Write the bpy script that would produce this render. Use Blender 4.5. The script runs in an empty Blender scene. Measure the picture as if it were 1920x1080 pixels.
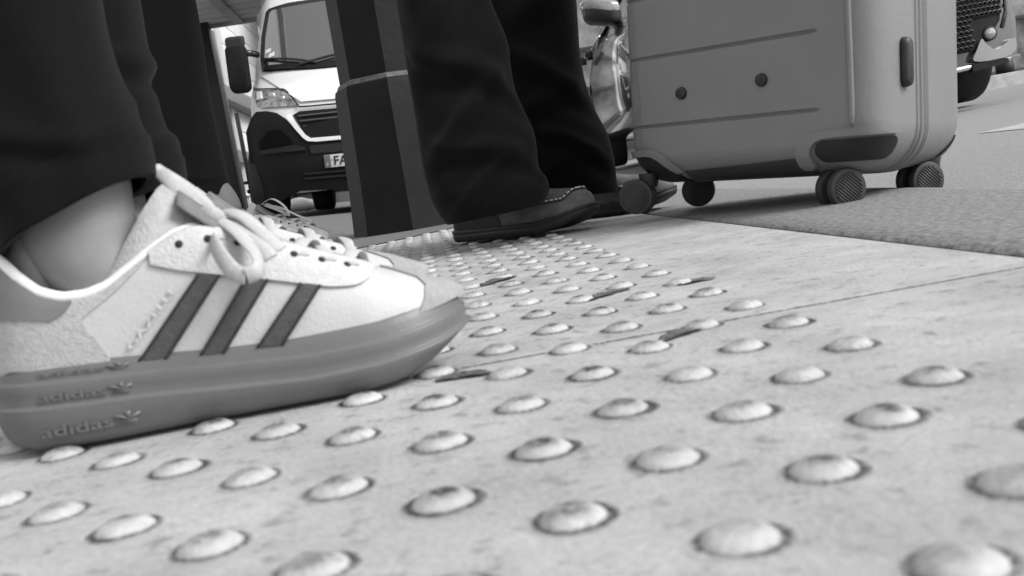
import bpy, bmesh, math, random
from mathutils import Vector, Matrix, noise
R = math.radians
random.seed(7)
scene = bpy.context.scene
COL = scene.collection

# ------------------------------------------------------------------ camera
CAM_P = Vector((-0.1013, -0.2025, 0.1009))
F_PX = 1866.4
YAW, PITCH, ROLL = 0.070949, -0.112613, -0.165224
FWD = Vector((math.sin(YAW) * math.cos(PITCH), math.cos(YAW) * math.cos(PITCH), math.sin(PITCH)))
r0 = Vector((math.cos(YAW), -math.sin(YAW), 0))
u0 = r0.cross(FWD)
RIGHT = r0 * math.cos(ROLL) + u0 * math.sin(ROLL)
UP = -r0 * math.sin(ROLL) + u0 * math.cos(ROLL)
cam_d = bpy.data.cameras.new('camera')
cam = bpy.data.objects.new('camera', cam_d)
COL.objects.link(cam)
cam.matrix_world = Matrix(((RIGHT.x, UP.x, -FWD.x, CAM_P.x), (RIGHT.y, UP.y, -FWD.y, CAM_P.y),
                           (RIGHT.z, UP.z, -FWD.z, CAM_P.z), (0, 0, 0, 1)))
cam_d.sensor_width = 36.0
cam_d.lens = F_PX / 1920 * 36.0
cam_d.clip_start = 0.01
cam_d.clip_end = 500
cam_d.dof.use_dof = True
cam_d.dof.focus_distance = 1.9
cam_d.dof.aperture_fstop = 17.0
scene.camera = cam

# ------------------------------------------------------------------ light
SUN_EL, SUN_AZ = 40, 116          # azimuth clockwise from +Y
w = bpy.data.worlds.new('World')
scene.world = w
w.use_nodes = True
nt = w.node_tree
sky = nt.nodes.new('ShaderNodeTexSky')
sky.sky_type = 'NISHITA'
sky.sun_disc = False
sky.sun_elevation = R(SUN_EL)
sky.sun_rotation = R(SUN_AZ)
sky.air_density = 1.0
sky.dust_density = 4.0
bw = nt.nodes.new('ShaderNodeRGBToBW')
nt.links.new(sky.outputs[0], bw.inputs[0])
cloud = nt.nodes.new('ShaderNodeMath')          # even cloud cover over the clear-sky model
cloud.operation = 'MULTIPLY_ADD'
cloud.inputs[1].default_value = 0.55
cloud.inputs[2].default_value = 2.5
nt.links.new(bw.outputs[0], cloud.inputs[0])
nt.links.new(cloud.outputs[0], nt.nodes['Background'].inputs[0])
nt.nodes['Background'].inputs[1].default_value = 0.15
sd = bpy.data.lights.new('sun', 'SUN')
sd.energy = 2.4
sd.angle = R(28)
sun = bpy.data.objects.new('sun', sd)
COL.objects.link(sun)
sdir = Vector((math.sin(R(SUN_AZ)) * math.cos(R(SUN_EL)), math.cos(R(SUN_AZ)) * math.cos(R(SUN_EL)), math.sin(R(SUN_EL))))
sun.rotation_euler = sdir.to_track_quat('Z', 'Y').to_euler()
scene.view_settings.view_transform = 'Standard'
scene.view_settings.look = 'None'
scene.view_settings.exposure = 0.45
scene.view_settings.gamma = 1.0
scene.cycles.use_denoising = True

# ------------------------------------------------------------------ helpers
def at(px, py, depth):
    """point of the street seen in this direction, so many metres in front"""
    return CAM_P + (FWD + RIGHT * ((px - 960) / F_PX) + UP * ((540 - py) / F_PX)) * depth

def gpt(px, py, z=0.0):
    d = FWD + RIGHT * ((px - 960) / F_PX) + UP * ((540 - py) / F_PX)
    return CAM_P + d * ((z - CAM_P.z) / d.z)

def interp(tab, x):
    if x <= tab[0][0]: return tab[0][1]
    for (a, b), (c, d) in zip(tab, tab[1:]):
        if x <= c: return b + (d - b) * (x - a) / (c - a)
    return tab[-1][1]

def sstep(a, b, x):
    t = max(0.0, min(1.0, (x - a) / (b - a)))
    return t * t * (3 - 2 * t)

def cr(pts, n, closed=False):
    """Catmull-Rom through points, n samples per span"""
    P = [Vector(p) for p in pts]
    out = []
    m = len(P)
    for i in range(m if closed else m - 1):
        if closed:
            a, b, c, d = P[i - 1], P[i], P[(i + 1) % m], P[(i + 2) % m]
        else:
            a, b, c, d = P[max(i - 1, 0)], P[i], P[i + 1], P[min(i + 2, m - 1)]
        for k in range(n):
            t = k / n
            out.append(0.5 * ((2 * b) + (c - a) * t + (2 * a - 5 * b + 4 * c - d) * t * t + (3 * b - a - 3 * c + d) * t ** 3))
    if not closed: out.append(P[-1].copy())
    return out

MATS = {}
def mat(name, col, rough=0.6, var=0.0, scale=8.0, bump=0.0, bscale=None, metal=0.0, coat=0.0, spec=0.5, detail=6, trans=0.0, sheen=0.0, stretch=None, sss=0.0, ior=0):
    if name in MATS: return MATS[name]
    m = bpy.data.materials.new(name)
    m.use_nodes = True
    t = m.node_tree
    b = t.nodes['Principled BSDF']
    b.inputs['Roughness'].default_value = rough
    b.inputs['Metallic'].default_value = metal
    b.inputs['Specular IOR Level'].default_value = spec
    b.inputs['Coat Weight'].default_value = coat
    b.inputs['Coat Roughness'].default_value = 0.05
    b.inputs['Transmission Weight'].default_value = trans
    b.inputs['Sheen Weight'].default_value = sheen
    if sss:
        b.inputs['Subsurface Weight'].default_value = sss
        b.inputs['Subsurface Radius'].default_value = (0.01, 0.01, 0.01)
        b.inputs['Subsurface Scale'].default_value = 0.4
    b.inputs['Base Color'].default_value = (col, col, col, 1)
    tc = t.nodes.new('ShaderNodeTexCoord')
    src = tc.outputs['Object']
    if stretch:
        mp = t.nodes.new('ShaderNodeMapping')
        mp.inputs['Scale'].default_value = stretch
        t.links.new(src, mp.inputs[0])
        src = mp.outputs[0]
    if var:
        n = t.nodes.new('ShaderNodeTexNoise')
        n.inputs['Scale'].default_value = scale
        n.inputs['Detail'].default_value = detail
        n.inputs['Roughness'].default_value = 0.65
        r = t.nodes.new('ShaderNodeMapRange')
        r.inputs['From Min'].default_value = 0.3
        r.inputs['From Max'].default_value = 0.7
        r.inputs['To Min'].default_value = col * (1 - var)
        r.inputs['To Max'].default_value = col * (1 + var)
        t.links.new(src, n.inputs['Vector'])
        t.links.new(n.outputs[0], r.inputs[0])
        t.links.new(r.outputs[0], b.inputs['Base Color'])
    if bump:
        n2 = t.nodes.new('ShaderNodeTexNoise')
        n2.inputs['Scale'].default_value = bscale or scale
        n2.inputs['Detail'].default_value = 5
        bp = t.nodes.new('ShaderNodeBump')
        bp.inputs['Strength'].default_value = 1.0
        bp.inputs['Distance'].default_value = bump
        t.links.new(src, n2.inputs['Vector'])
        t.links.new(n2.outputs[0], bp.inputs['Height'])
        t.links.new(bp.outputs[0], b.inputs['Normal'])
    if ior: b.inputs['IOR'].default_value = ior
    MATS[name] = m
    return m

def link(name, me, m=None, parent=None, smooth=True):
    o = bpy.data.objects.new(name, me)
    COL.objects.link(o)
    if m is not None:
        for mm in (m if isinstance(m, (list, tuple)) else [m]): me.materials.append(mm)
    if smooth:
        for p in me.polygons: p.use_smooth = True
    if parent is not None:
        o.parent = parent
        o.matrix_parent_inverse = world_of(parent).inverted()
    return o

def world_of(o):
    mw = o.matrix_basis.copy()
    while o.parent is not None:
        mw = o.parent.matrix_basis @ o.matrix_parent_inverse @ mw
        o = o.parent
    return mw

def done(name, bm, m=None, parent=None, smooth=True, sharp=None, M=None):
    if M is not None: bm.transform(M)
    bmesh.ops.recalc_face_normals(bm, faces=bm.faces)
    me = bpy.data.meshes.new(name)
    bm.to_mesh(me)
    bm.free()
    o = link(name, me, m, parent, smooth)
    if smooth and sharp:
        me.set_sharp_from_angle(angle=R(sharp))
    return o

def tag(o, label=None, cat=None, group=None, kind=None):
    if label: o['label'] = label
    if cat: o['category'] = cat
    if group: o['group'] = group
    if kind: o['kind'] = kind
    return o

def thing(name, loc, label, cat, group=None):
    o = bpy.data.objects.new(name, None)
    o.empty_display_size = 0.1
    COL.objects.link(o)
    o.location = loc
    return tag(o, label, cat, group)

def grid(bm, rows, closed=False, cap0=False, cap1=False):
    """rows of points -> quads; closed joins each row's ends"""
    vr = [[bm.verts.new(p) for p in r] for r in rows]
    for a, b in zip(vr, vr[1:]):
        n = len(a)
        for i in range(n if closed else n - 1):
            j = (i + 1) % n
            try: bm.faces.new((a[i], a[j], b[j], b[i]))
            except ValueError: pass
    if cap0: bm.faces.new(vr[0][::-1])
    if cap1: bm.faces.new(vr[-1])
    return vr

def box(bm, lo, hi, bev=0.0, seg=2, M=None):
    lo, hi = Vector(lo), Vector(hi)
    vs = [bm.verts.new((x, y, z)) for x in (lo.x, hi.x) for y in (lo.y, hi.y) for z in (lo.z, hi.z)]
    fs = [bm.faces.new([vs[i] for i in q]) for q in ((0, 1, 3, 2), (4, 6, 7, 5), (0, 4, 5, 1), (2, 3, 7, 6), (0, 2, 6, 4), (1, 5, 7, 3))]
    if bev:
        es = list({e for f in fs for e in f.edges})
        r = bmesh.ops.bevel(bm, geom=es, offset=bev, segments=seg, profile=0.6, affect='EDGES')
        vs = list({v for f in r['faces'] for v in f.verts} | {v for v in vs if v.is_valid})
    if M is not None: bmesh.ops.transform(bm, matrix=M, verts=[v for v in vs if v.is_valid])

def frame_dir(d):
    d = d.normalized()
    a = Vector((0, 0, 1)) if abs(d.z) < 0.9 else Vector((1, 0, 0))
    x = a.cross(d).normalized()
    return x, d.cross(x).normalized()

def cyl(bm, a, b, r, r2=None, n=20, caps=True, bev=0.0):
    a, b = Vector(a), Vector(b)
    r2 = r if r2 is None else r2
    x, y = frame_dir(b - a)
    prof = [(a, r), (b, r2)]
    if bev:
        d = (b - a).normalized() * bev
        prof = [(a, r - bev), (a + d * 0.3, r - bev * 0.3), (a + d, r), (b - d, r2), (b - d * 0.3, r2 - bev * 0.3), (b, r2 - bev)]
    rows = [[p + (x * math.cos(t) + y * math.sin(t)) * q for t in [2 * math.pi * k / n for k in range(n)]] for p, q in prof]
    grid(bm, rows, True, caps, caps)

def tube(bm, pts, r, n=8):
    pts = [Vector(p) for p in pts]
    rows = []
    px = None
    for i, p in enumerate(pts):
        d = (pts[min(i + 1, len(pts) - 1)] - pts[max(i - 1, 0)])
        x, y = frame_dir(d)
        if px is not None:
            x = (px - d.normalized() * px.dot(d.normalized())).normalized()
            y = d.normalized().cross(x)
        px = x
        rr = r(i / (len(pts) - 1)) if callable(r) else r
        rows.append([p + (x * math.cos(t) + y * math.sin(t)) * rr for t in [2 * math.pi * k / n for k in range(n)]])
    grid(bm, rows, True, True, True)

def ribbon(bm, pts, width, thick, face=None, n=5, samples=8, bulge=0.0):
    """flat woven lace along pts; face = rough outward normal (vector or list)"""
    P = cr(pts, samples)
    rows = []
    for i, p in enumerate(P):
        d = (P[min(i + 1, len(P) - 1)] - P[max(i - 1, 0)]).normalized()
        f = face
        if isinstance(face, (list, tuple)):
            t = i / (len(P) - 1) * (len(face) - 1)
            k = min(int(t), len(face) - 2)
            f = Vector(face[k]).lerp(Vector(face[k + 1]), t - k)
        f = Vector(f)
        s = d.cross(f).normalized()
        nn = s.cross(d).normalized()
        ring = []
        for k in range(n):
            u = -1 + 2 * k / (n - 1)
            ring.append(p + s * (u * width / 2) + nn * (thick * 0.5 * (1 - 0.6 * u * u) + bulge * (1 - u * u)))
        for k in range(n):
            u = 1 - 2 * k / (n - 1)
            ring.append(p + s * (u * width / 2) + nn * (-thick * 0.5 * (1 - 0.6 * u * u) + bulge * (1 - u * u)))
        rows.append(ring)
    grid(bm, rows, True, True, True)

def poly_panel(bm, outline, proj, thick, cuts=3):
    """fill a 2-D outline, subdivide, lay it on a surface proj(x, z, off) with real thickness"""
    t = bmesh.new()
    vs = [t.verts.new((x, 0, z)) for x, z in outline]
    f = t.faces.new(vs)
    bmesh.ops.triangulate(t, faces=[f])
    for _ in range(cuts):
        bmesh.ops.subdivide_edges(t, edges=[e for e in t.edges if e.calc_length() > 0.02 * psize(outline)], cuts=1, use_grid_fill=True)
        bmesh.ops.triangulate(t, faces=t.faces)
    top, bot = {}, {}
    for v in t.verts:
        top[v] = bm.verts.new(proj(v.co.x, v.co.z, thick))
        bot[v] = bm.verts.new(proj(v.co.x, v.co.z, 0.0))
    for f in t.faces:
        bm.faces.new([top[v] for v in f.verts])
        bm.faces.new([bot[v] for v in reversed(f.verts)])
    for e in t.edges:
        if len(e.link_faces) == 1:
            a, b = e.verts
            try: bm.faces.new((top[a], top[b], bot[b], bot[a]))
            except ValueError: pass
    t.free()

def psize(o):
    return max(max(p[0] for p in o) - min(p[0] for p in o), max(p[1] for p in o) - min(p[1] for p in o))

def text_mesh(s, size=1.0, extrude=0.0, align='LEFT', bold=0.0):
    c = bpy.data.curves.new('lettering', 'FONT')
    c.body = s
    c.size = size
    c.align_x = align
    c.extrude = extrude
    c.offset = bold
    c.resolution_u = 4
    o = bpy.data.objects.new('lettering', c)
    COL.objects.link(o)
    bpy.context.view_layer.update()
    dg = bpy.context.evaluated_depsgraph_get()
    me = bpy.data.meshes.new_from_object(o.evaluated_get(dg))
    bpy.data.objects.remove(o)
    bm = bmesh.new()
    bm.from_mesh(me)
    bpy.data.meshes.remove(me)
    return bm

def baked(o):
    """apply the modifiers of o into its mesh"""
    bpy.context.view_layer.update()
    dg = bpy.context.evaluated_depsgraph_get()
    me = bpy.data.meshes.new_from_object(o.evaluated_get(dg))
    old = o.data
    o.modifiers.clear()
    o.data = me
    bpy.data.meshes.remove(old)
    return o

# ------------------------------------------------------------------ ground
def hgt(x, y):
    """gentle fall and camber of the street"""
    right = -0.022 + min(max(x - 0.55, 0) * 0.047, 0.17)
    if x > 0.55: return right
    left = max(-0.03, min(0.12, -0.07 * (x + 0.75))) * sstep(3, 6.5, y)
    return left

def concrete_mat(name='concrete', alb=0.445, rough=0.75, spec=0.3):
    m = bpy.data.materials.new(name)
    m.use_nodes = True
    t = m.node_tree
    b = t.nodes['Principled BSDF']
    b.inputs['Roughness'].default_value = rough
    b.inputs['Specular IOR Level'].default_value = spec
    tc = t.nodes.new('ShaderNodeTexCoord')
    def noi(scale, det, a, c, lo, hi):
        n = t.nodes.new('ShaderNodeTexNoise')
        n.inputs['Scale'].default_value = scale
        n.inputs['Detail'].default_value = det
        n.inputs['Roughness'].default_value = 0.7
        r = t.nodes.new('ShaderNodeMapRange')
        r.inputs['From Min'].default_value = a
        r.inputs['From Max'].default_value = c
        r.inputs['To Min'].default_value = lo
        r.inputs['To Max'].default_value = hi
        t.links.new(tc.outputs['Object'], n.inputs['Vector'])
        t.links.new(n.outputs[0], r.inputs[0])
        return r.outputs[0], n.outputs[0]
    a1, _ = noi(12, 9, 0.32, 0.68, 0.70, 1.12)
    a2, n2 = noi(330, 7, 0.28, 0.62, 0.80, 1.07)
    a3, _ = noi(75, 9, 0.33, 0.46, 0.55, 1.0)
    def mul(x, y):
        k = t.nodes.new('ShaderNodeMath')
        k.operation = 'MULTIPLY'
        for i, q in enumerate((x, y)):
            if isinstance(q, float): k.inputs[i].default_value = q
            else: t.links.new(q, k.inputs[i])
        return k.outputs[0]
    base = mul(mul(mul(a1, a2), a3), alb)
    at_ = t.nodes.new('ShaderNodeAttribute')
    at_.attribute_name = 'dirt'
    d1, _ = noi(420, 6, 0.34, 0.66, 0.30, 1.35)
    dd = mul(at_.outputs['Fac'], d1)
    mx = t.nodes.new('ShaderNodeMix')
    mx.data_type = 'FLOAT'
    mx.clamp_factor = True
    t.links.new(dd, mx.inputs[0])
    t.links.new(base, mx.inputs[2])
    mx.inputs[3].default_value = 0.035
    t.links.new(mx.outputs[0], b.inputs['Base Color'])
    bp = t.nodes.new('ShaderNodeBump')
    bp.inputs['Distance'].default_value = 0.0012
    t.links.new(n2, bp.inputs['Height'])
    t.links.new(bp.outputs[0], b.inputs['Normal'])
    return m
CONC = concrete_mat()
asph = mat('asphalt', 0.13, 0.85, 0.25, 90, 0.002, 300)
road_m = mat('road_asphalt', 0.245, 0.85, 0.22, 130, 0.0022, 260, detail=9)
gran = mat('granite', 0.185, 0.8, 0.45, 120, 0.0030, 110, detail=9)

def edge_y(x):
    """where the asphalt footway meets the slabs"""
    return interp([(-3, 1.45), (-0.9, 1.6), (-0.30, 1.84), (-0.06, 2.08), (0.10, 2.3), (0.26, 2.7)], x)

bm = bmesh.new()
ys = [0.343 + 0.525 * k for k in range(-4, 5)]
for a, b in zip(ys, ys[1:]):
    box(bm, (-0.95, a + 0.0024, -0.05), (0.2510, b - 0.0024, 0), 0.0010, 1)
pave = done('paving', bm, CONC, sharp=40)
tag(pave, kind='structure')
at_l = pave.data.attributes.new('dirt', 'FLOAT', 'POINT')
at_l.data.foreach_set('value', [0.0 if v.co.z > -0.0004 else 1.4 for v in pave.data.vertices])

bm = bmesh.new()
dl = bm.verts.layers.float.new('dirt')
NS = 22
prof = [(0.0, 4.3, .72), (2.5, 4.25, .72), (5.0, 3.9, .50), (7.2, 3.15, .16), (9.0, 1.9, 0.0), (10.2, .75, .12), (10.6, .10, 1.1), (11.7, .26, 1.25), (12.7, .24, .75), (14.6, .15, .0)]
for i in range(-20, 3):
    for j in range(-5, 62):
        if (i + j) % 2: continue
        X, Y = i * 0.0375, j * 0.0375
        if Y > edge_y(X) - 0.03 or (X < -0.5 and Y < 0.05): continue
        X += random.uniform(-.0007, .0007)
        Y += random.uniform(-.0007, .0007)
        jit = random.uniform(.96, 1.03)
        dk = random.uniform(.45, 1.5)
        sm = random.uniform(0, 1) ** 2
        sa = random.uniform(-.5, .5)
        rings = []
        cx, cy = random.uniform(-1.5, .5), random.uniform(-.5, 1.5)
        for q, (r, z, d) in enumerate(prof):
            ring = []
            for k in range(NS):
                th = 2 * math.pi * k / NS
                rr = r * jit
                if q >= 7: rr += 1.1 * noise.noise((X * 90 + math.cos(th), Y * 90 + math.sin(th), q * .3)) + sm * 1.6 * max(0, math.cos(th - sa)) ** 2 * (q - 6) / 2
                zz = z * jit
                if q < 6: zz += .22 * noise.noise((X * 50 + rr * .25 * math.cos(th), Y * 50 + rr * .25 * math.sin(th), 3))
                v = bm.verts.new((X + rr * math.cos(th) / 1000, Y + rr * math.sin(th) / 1000, zz / 1000))
                dd = d
                if q < 5: dd = d * dk * (1 + .9 * noise.noise((X * 60 + rr * .16 * math.cos(th), Y * 60 + rr * .16 * math.sin(th), 9)))
                elif q > 5: dd = d * (.75 + .25 * dk) * (.95 + .45 * noise.noise((X * 70 + math.cos(th), Y * 70 + math.sin(th), 4)))
                v[dl] = dd
                ring.append(v)
            rings.append(ring)
        for a, b in zip(rings, rings[1:]):
            for k in range(NS):
                bm.faces.new((a[k], a[(k + 1) % NS], b[(k + 1) % NS], b[k]))
        bm.faces.new(rings[0])
studs = done('tactile_studs', bm, concrete_mat('worn_stud', 0.53, 0.5, 0.45))
tag(studs, kind='structure')

bm = bmesh.new()
rows = []
for k in range(60):
    y = -3 + k * 0.25
    rows.append([(0.2670 + 0.003 * noise.noise((0, y * 9, 1)), y, -0.08), (0.2670 + 0.003 * noise.noise((0, y * 9, 1)), y, -0.004), (0.2715, y, -0.001), (0.31, y, 0), (0.40, y, 0), (0.50, y, 0), (0.526, y, -0.002), (0.535, y, -0.010), (0.537, y, -0.09)])
grid(bm, rows)
kerb = done('kerb', bm, gran, sharp=50)
tag(kerb, kind='structure')

bm = bmesh.new()                                     # dirt packed in the joints and the bed below everything
rows = [[(x, y, -0.0075) for x in (-0.96, 0.27)] for y in (-3, 4)]
grid(bm, rows)
tag(done('joint_filling', bm, mat('joint_dirt', 0.03, 0.9, 0.4, 60)), kind='structure')

bm = bmesh.new()                                     # footway of smooth asphalt
xs = [-70, -30, -14, -8, -5, -3.5, -2.5, -2, -1.5, -1.2, -0.9, -0.6, -0.45, -0.3, -0.18, -0.06, 0.02, 0.1, 0.18, 0.2545]
rows = []
for u in [0, .02, .05, .1, .15, .22, .3, .4, .5, .6, .7, .8, .9, 1.0]:
    rows.append([(x, edge_y(x) + u * (9 - edge_y(x)), hgt(x, edge_y(x) + u * (9 - edge_y(x))) + 0.002) for x in xs])
for y in (10, 12, 16, 24, 40, 90, 200): rows.append([(x, y, hgt(x, y) + 0.002) for x in xs])
grid(bm, rows)
tag(done('footway', bm, asph), kind='structure')

bm = bmesh.new()                                     # carriageway, one sheet out to the horizon
xs = [0.538, 0.56, 0.7, 1, 1.5, 2, 2.6, 3.2, 4, 5, 7, 10, 20, 60, 200]
ysr = [-60, -20, -8, -3, -1, 0, 0.5, 1, 1.5, 2, 3, 4, 5, 6, 8, 10, 14, 20, 40, 100, 300]
grid(bm, [[(x, y, hgt(max(x, .551), y)) for x in xs] for y in ysr])
tag(done('road', bm, road_m), kind='structure')
bm = bmesh.new()
grid(bm, [[(x, y, -0.055) for x in (-200, -0.94)] for y in (-60, 2.2)])
grid(bm, [[(x, y, hgt(x, 20) - 0.02) for x in (-200, -20, -3, -1.5, 0.54)] for y in (8, 300)])
tag(done('ground', bm, asph), kind='structure')
bm = bmesh.new()                                     # worn white paint across the carriageway
def rl(x, y): return (x, y, hgt(x, y) + 0.0015)
grid(bm, [[rl(x, y + (x - 1.5) * .1) for x in (1.25, 1.6, 2.0, 2.6, 3.4, 5)] for y in (1.98, 2.16)])
tag(done('road_marking', bm, mat('worn_paint', 0.37, 0.8, 0.3, 40)), kind='structure')

# scraps of dry leaf lying between the studs
leaf_m = mat('dry_leaf', 0.20, 0.8, 0.5, 160)
def leaf(px, py, l, wd, ang, label):
    c = gpt(px, py, 0.001)
    bm = bmesh.new()
    rows = []
    n = 12
    for k in range(n + 1):
        u = k / n
        hw = wd * (math.sin(math.pi * min(1, u * .93 + .04)) ** .7) * (0.75 + .6 * noise.noise((px, u * 7, 0)))
        bend = 0.12 * l * math.sin(u * 3)
        for_row = []
        for s in (-1, -.5, 0, .5, 1):
            x, y = (u - .5) * l, s * hw / 2 + bend
            z = 0.0009 + 0.0010 * abs(s) * math.sin(u * 3) + .001 * noise.noise((px + u * 4, s * 2, 3))
            for_row.append((c.x + x * math.cos(ang) - y * math.sin(ang), c.y + x * math.sin(ang) + y * math.cos(ang), max(z, .0006)))
        rows.append(for_row)
    grid(bm, rows)
    top = [v for v in bm.verts]
    r = bmesh.ops.solidify(bm, geom=bm.faces[:], thickness=0.0004)
    o = done('dry_leaf', bm, leaf_m)
    tag(o, label, 'leaf', 'dry leaf scraps on the paving')
leaf(873, 706, .034, .016, -.25, 'dark dry leaf scrap touching the stud just in front of the near sneaker toe')
leaf(938, 526, .052, .030, .75, 'dark dry leaf scrap farthest away among the studs, before the brown shoe')
leaf(1145, 551, .045, .020, .6, 'dark dry leaf scrap bridging two studs in the middle of the tactile strip')
leaf(1278, 627, .030, .018, .5, 'dark dry leaf scrap beside the slab joint at the edge of the studs')
leaf(1307, 527, .030, .018, .1, 'small dry leaf scrap at the outer edge of the studs near the smooth slab')

# ------------------------------------------------------------------ sneakers
S_LAT = [(0, 0), (.003, -.014), (.014, -.027), (.03, -.034), (.06, -.0375), (.10, -.039), (.14, -.0425), (.175, -.046), (.205, -.0445), (.228, -.036), (.244, -.021), (.2525, -.002)]
S_MED = [(.2525, -.002), (.250, .016), (.239, .030), (.216, .040), (.18, .043), (.14, .038), (.10, .033), (.06, .033), (.025, .030), (.006, .018)]
ZB = [(0, .007), (.006, .003), (.02, 0), (.19, 0), (.21, .0022), (.23, .008), (.245, .0145), (.2525, .018)]
ZG2 = [(0, .025), (.077, .0205), (.111, .0172), (.158, .0135), (.198, .0142), (.23, .0182), (.2525, .0235)]
ZG1 = [(0, .037), (.08, .0318), (.113, .0284), (.157, .0248), (.197, .0252), (.226, .0282), (.2525, .0325)]
Z0 = [(0, .0455), (.065, .0418), (.12, .0362), (.15, .0346), (.2, .0350), (.2215, .0372), (.243, .0405), (.2525, .0405)]
ZTOP = [(0, .101), (.012, .103), (.022, .098), (.03, .087), (.038, .0785), (.048, .0740), (.06, .0735), (.0705, .0762), (.085, .0845), (.0966, .0915), (.107, .0965), (.1157, .0985),
        (.125, .0965), (.14, .0905), (.155, .0835), (.17, .0765), (.185, .0700), (.195, .0655), (.2036, .0615), (.215, .0575), (.2286, .0525), (.2343, .0495), (.242, .0460), (.248, .0430), (.2525, .0405)]
YTOP = [(0, 0), (.006, .012), (.016, .021), (.03, .0255), (.06, .027), (.09, .0265), (.105, .0225), (.1157, .0180), (.13, .0160), (.16, .0135), (.185, .0110), (.196, .0085), (.2045, 0.0), (.26, 0)]

def sneaker_parts(parent, Mw, mirror=False, detail=True, tongue_up=True):
    """builds one trainer under the person; local +x is the toe, -y the outer side"""
    sgn = -1 if mirror else 1
    def W(x, y, z): return Mw @ Vector((x, y * sgn, z))
    loop2 = cr([Vector((a, b, 0)) for a, b in S_LAT[:-1] + S_MED], 7, closed=True)
    nlat = (len(S_LAT) - 1) * 7
    latc = [(p.x, -p.y) for p in loop2[:nlat + 1]]
    latc = sorted(latc)
    medc = sorted([(p.x, p.y) for p in loop2[nlat:]] + [(0, 0)])
    def half(x, side): return interp(latc if side < 0 else medc, x)
    def surf(x, s, side, off=0.0):
        """upper, s = 0 at the welt .. 1 at the top edge"""
        w_ = max(half(x, side) - .0062, 0)
        z0, zt, yt = interp(Z0, x), interp(ZTOP, x), interp(YTOP, x)
        if side > 0: zt -= .022 * (1 - sstep(.030, .058, x)) * sstep(0, .012, x)      # inner collar dips lower at the back
        th = s * math.pi / 2
        e = .62 if x < .11 else .62 + .2 * sstep(.11, .2, x)
        y = yt + (w_ - yt) * max(math.cos(th), 0) ** e
        z = z0 - .004 + (zt - z0 + .004) * math.sin(th) ** 1.0
        return Vector((x, side * y, z))
    def nrm(x, s, side):
        h = .004
        a = surf(min(x + h, .251), s, side) - surf(max(x - h, .001), s, side)
        s1 = min(s + .04, .999); s0 = max(s - .04, 0)
        b = surf(x, s1, side) - surf(x, s0, side)
        n = a.cross(b)
        if n.length < 1e-12: return Vector((0, 0, 1))
        n.normalize()
        ref = Vector((0, side, .6))
        return n if n.dot(ref) > 0 else -n
    def on(x, s, side, off):
        p = surf(x, s, side) + nrm(x, s, side) * off
        return W(*p)
    def s_of(x, z):
        z0, zt = interp(Z0, x) - .004, interp(ZTOP, x)
        return math.asin(max(0, min(1, (z - z0) / (zt - z0)))) * 2 / math.pi
    white = mat('trainer_leather', 0.47, 0.55, 0.05, 60, 0.0004, 500, spec=0.3)
    cream = mat('trainer_suede', 0.40, 0.95, 0.14, 220, 0.0010, 700, spec=0.1, sheen=.3)
    greys = mat('trainer_toe_suede', 0.30, 0.95, 0.14, 220, 0.0010, 700, spec=0.1, sheen=.2)
    dark = mat('trainer_stripe', 0.062, 0.8, 0.2, 160, 0.0006, 600)
    darkedge = mat('trainer_stripe_edge', 0.03, 0.9, 0.2, 160)
    gum = mat('gum_rubber', 0.120, 0.42, 0.06, 30, 0.0002, 300, spec=0.45, sss=0.0)
    lace_m = mat('lace_cotton', 0.42, 0.9, 0.1, 300, 0.0005, 900)
    lining = mat('trainer_lining', 0.72, 0.8, 0.04, 80)
    foil = mat('silver_foil', 0.62, 0.4, 0.1, 100, metal=0.2)
    # upper
    N = len(loop2)
    bm = bmesh.new()
    sv = [0, .06, .14, .22, .3, .38, .46, .54, .62, .7, .78, .86, .93, 1.0]
    rows = []
    for s in sv:
        rows.append([W(*surf(min(max(p.x, 0), .2525), s, -1 if i <= nlat else 1)) for i, p in enumerate(loop2)])
    for s in sv[::-1]:                                  # inner face of the upper
        row = []
        for i, p in enumerate(loop2):
            q = surf(min(max(p.x, 0), .2525), s, -1 if i <= nlat else 1)
            row.append(W(.004 + q.x * .972, q.y * .91, q.z - .0012))
        rows.append(row)
    grid(bm, rows, True)
    bmesh.ops.remove_doubles(bm, verts=bm.verts, dist=0.0003)
    shoe = done('trainer', bm, white, parent)
    # sole of three tiers
    bm = bmesh.new()
    lev = []
    def lv(fz, off, add=0.0): lev.append((fz, off, add))
    lv(lambda x: interp(ZB, x), -.014)
    lv(lambda x: interp(ZB, x) + .0002, -.0070)
    lv(lambda x: interp(ZB, x) + .0026, -.0032)
    lv(lambda x: interp(ZB, x) + .0050, -.0018)
    lv(lambda x: (interp(ZB, x) + interp(ZG2, x)) / 2 + .001, -.0004)
    lv(lambda x: interp(ZG2, x) - .0012, .0012)
    lv(lambda x: interp(ZG2, x) - .0003, .0010)
    lv(lambda x: interp(ZG2, x) + .0003, -.0012)
    lv(lambda x: interp(ZG2, x) + .0010, -.0016)
    lv(lambda x: (interp(ZG1, x) + interp(ZG2, x)) / 2, -.0010)
    lv(lambda x: interp(ZG1, x) - .0010, -.0009)
    lv(lambda x: interp(ZG1, x) - .0003, -.0012)
    lv(lambda x: interp(ZG1, x) + .0003, -.0030)
    lv(lambda x: interp(ZG1, x) + .0010, -.0032)
    lv(lambda x: (interp(ZG1, x) + interp(Z0, x)) / 2, -.0042)
    lv(lambda x: interp(Z0, x) - .0010, -.0056)
    lv(lambda x: interp(Z0, x), -.0066)
    lv(lambda x: interp(Z0, x) - .0008, -.0110)
    nn = []
    for i, p in enumerate(loop2):
        d = loop2[(i + 1) % N] - loop2[i - 1]
        nn.append(Vector((d.y, -d.x, 0)).normalized())
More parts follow.
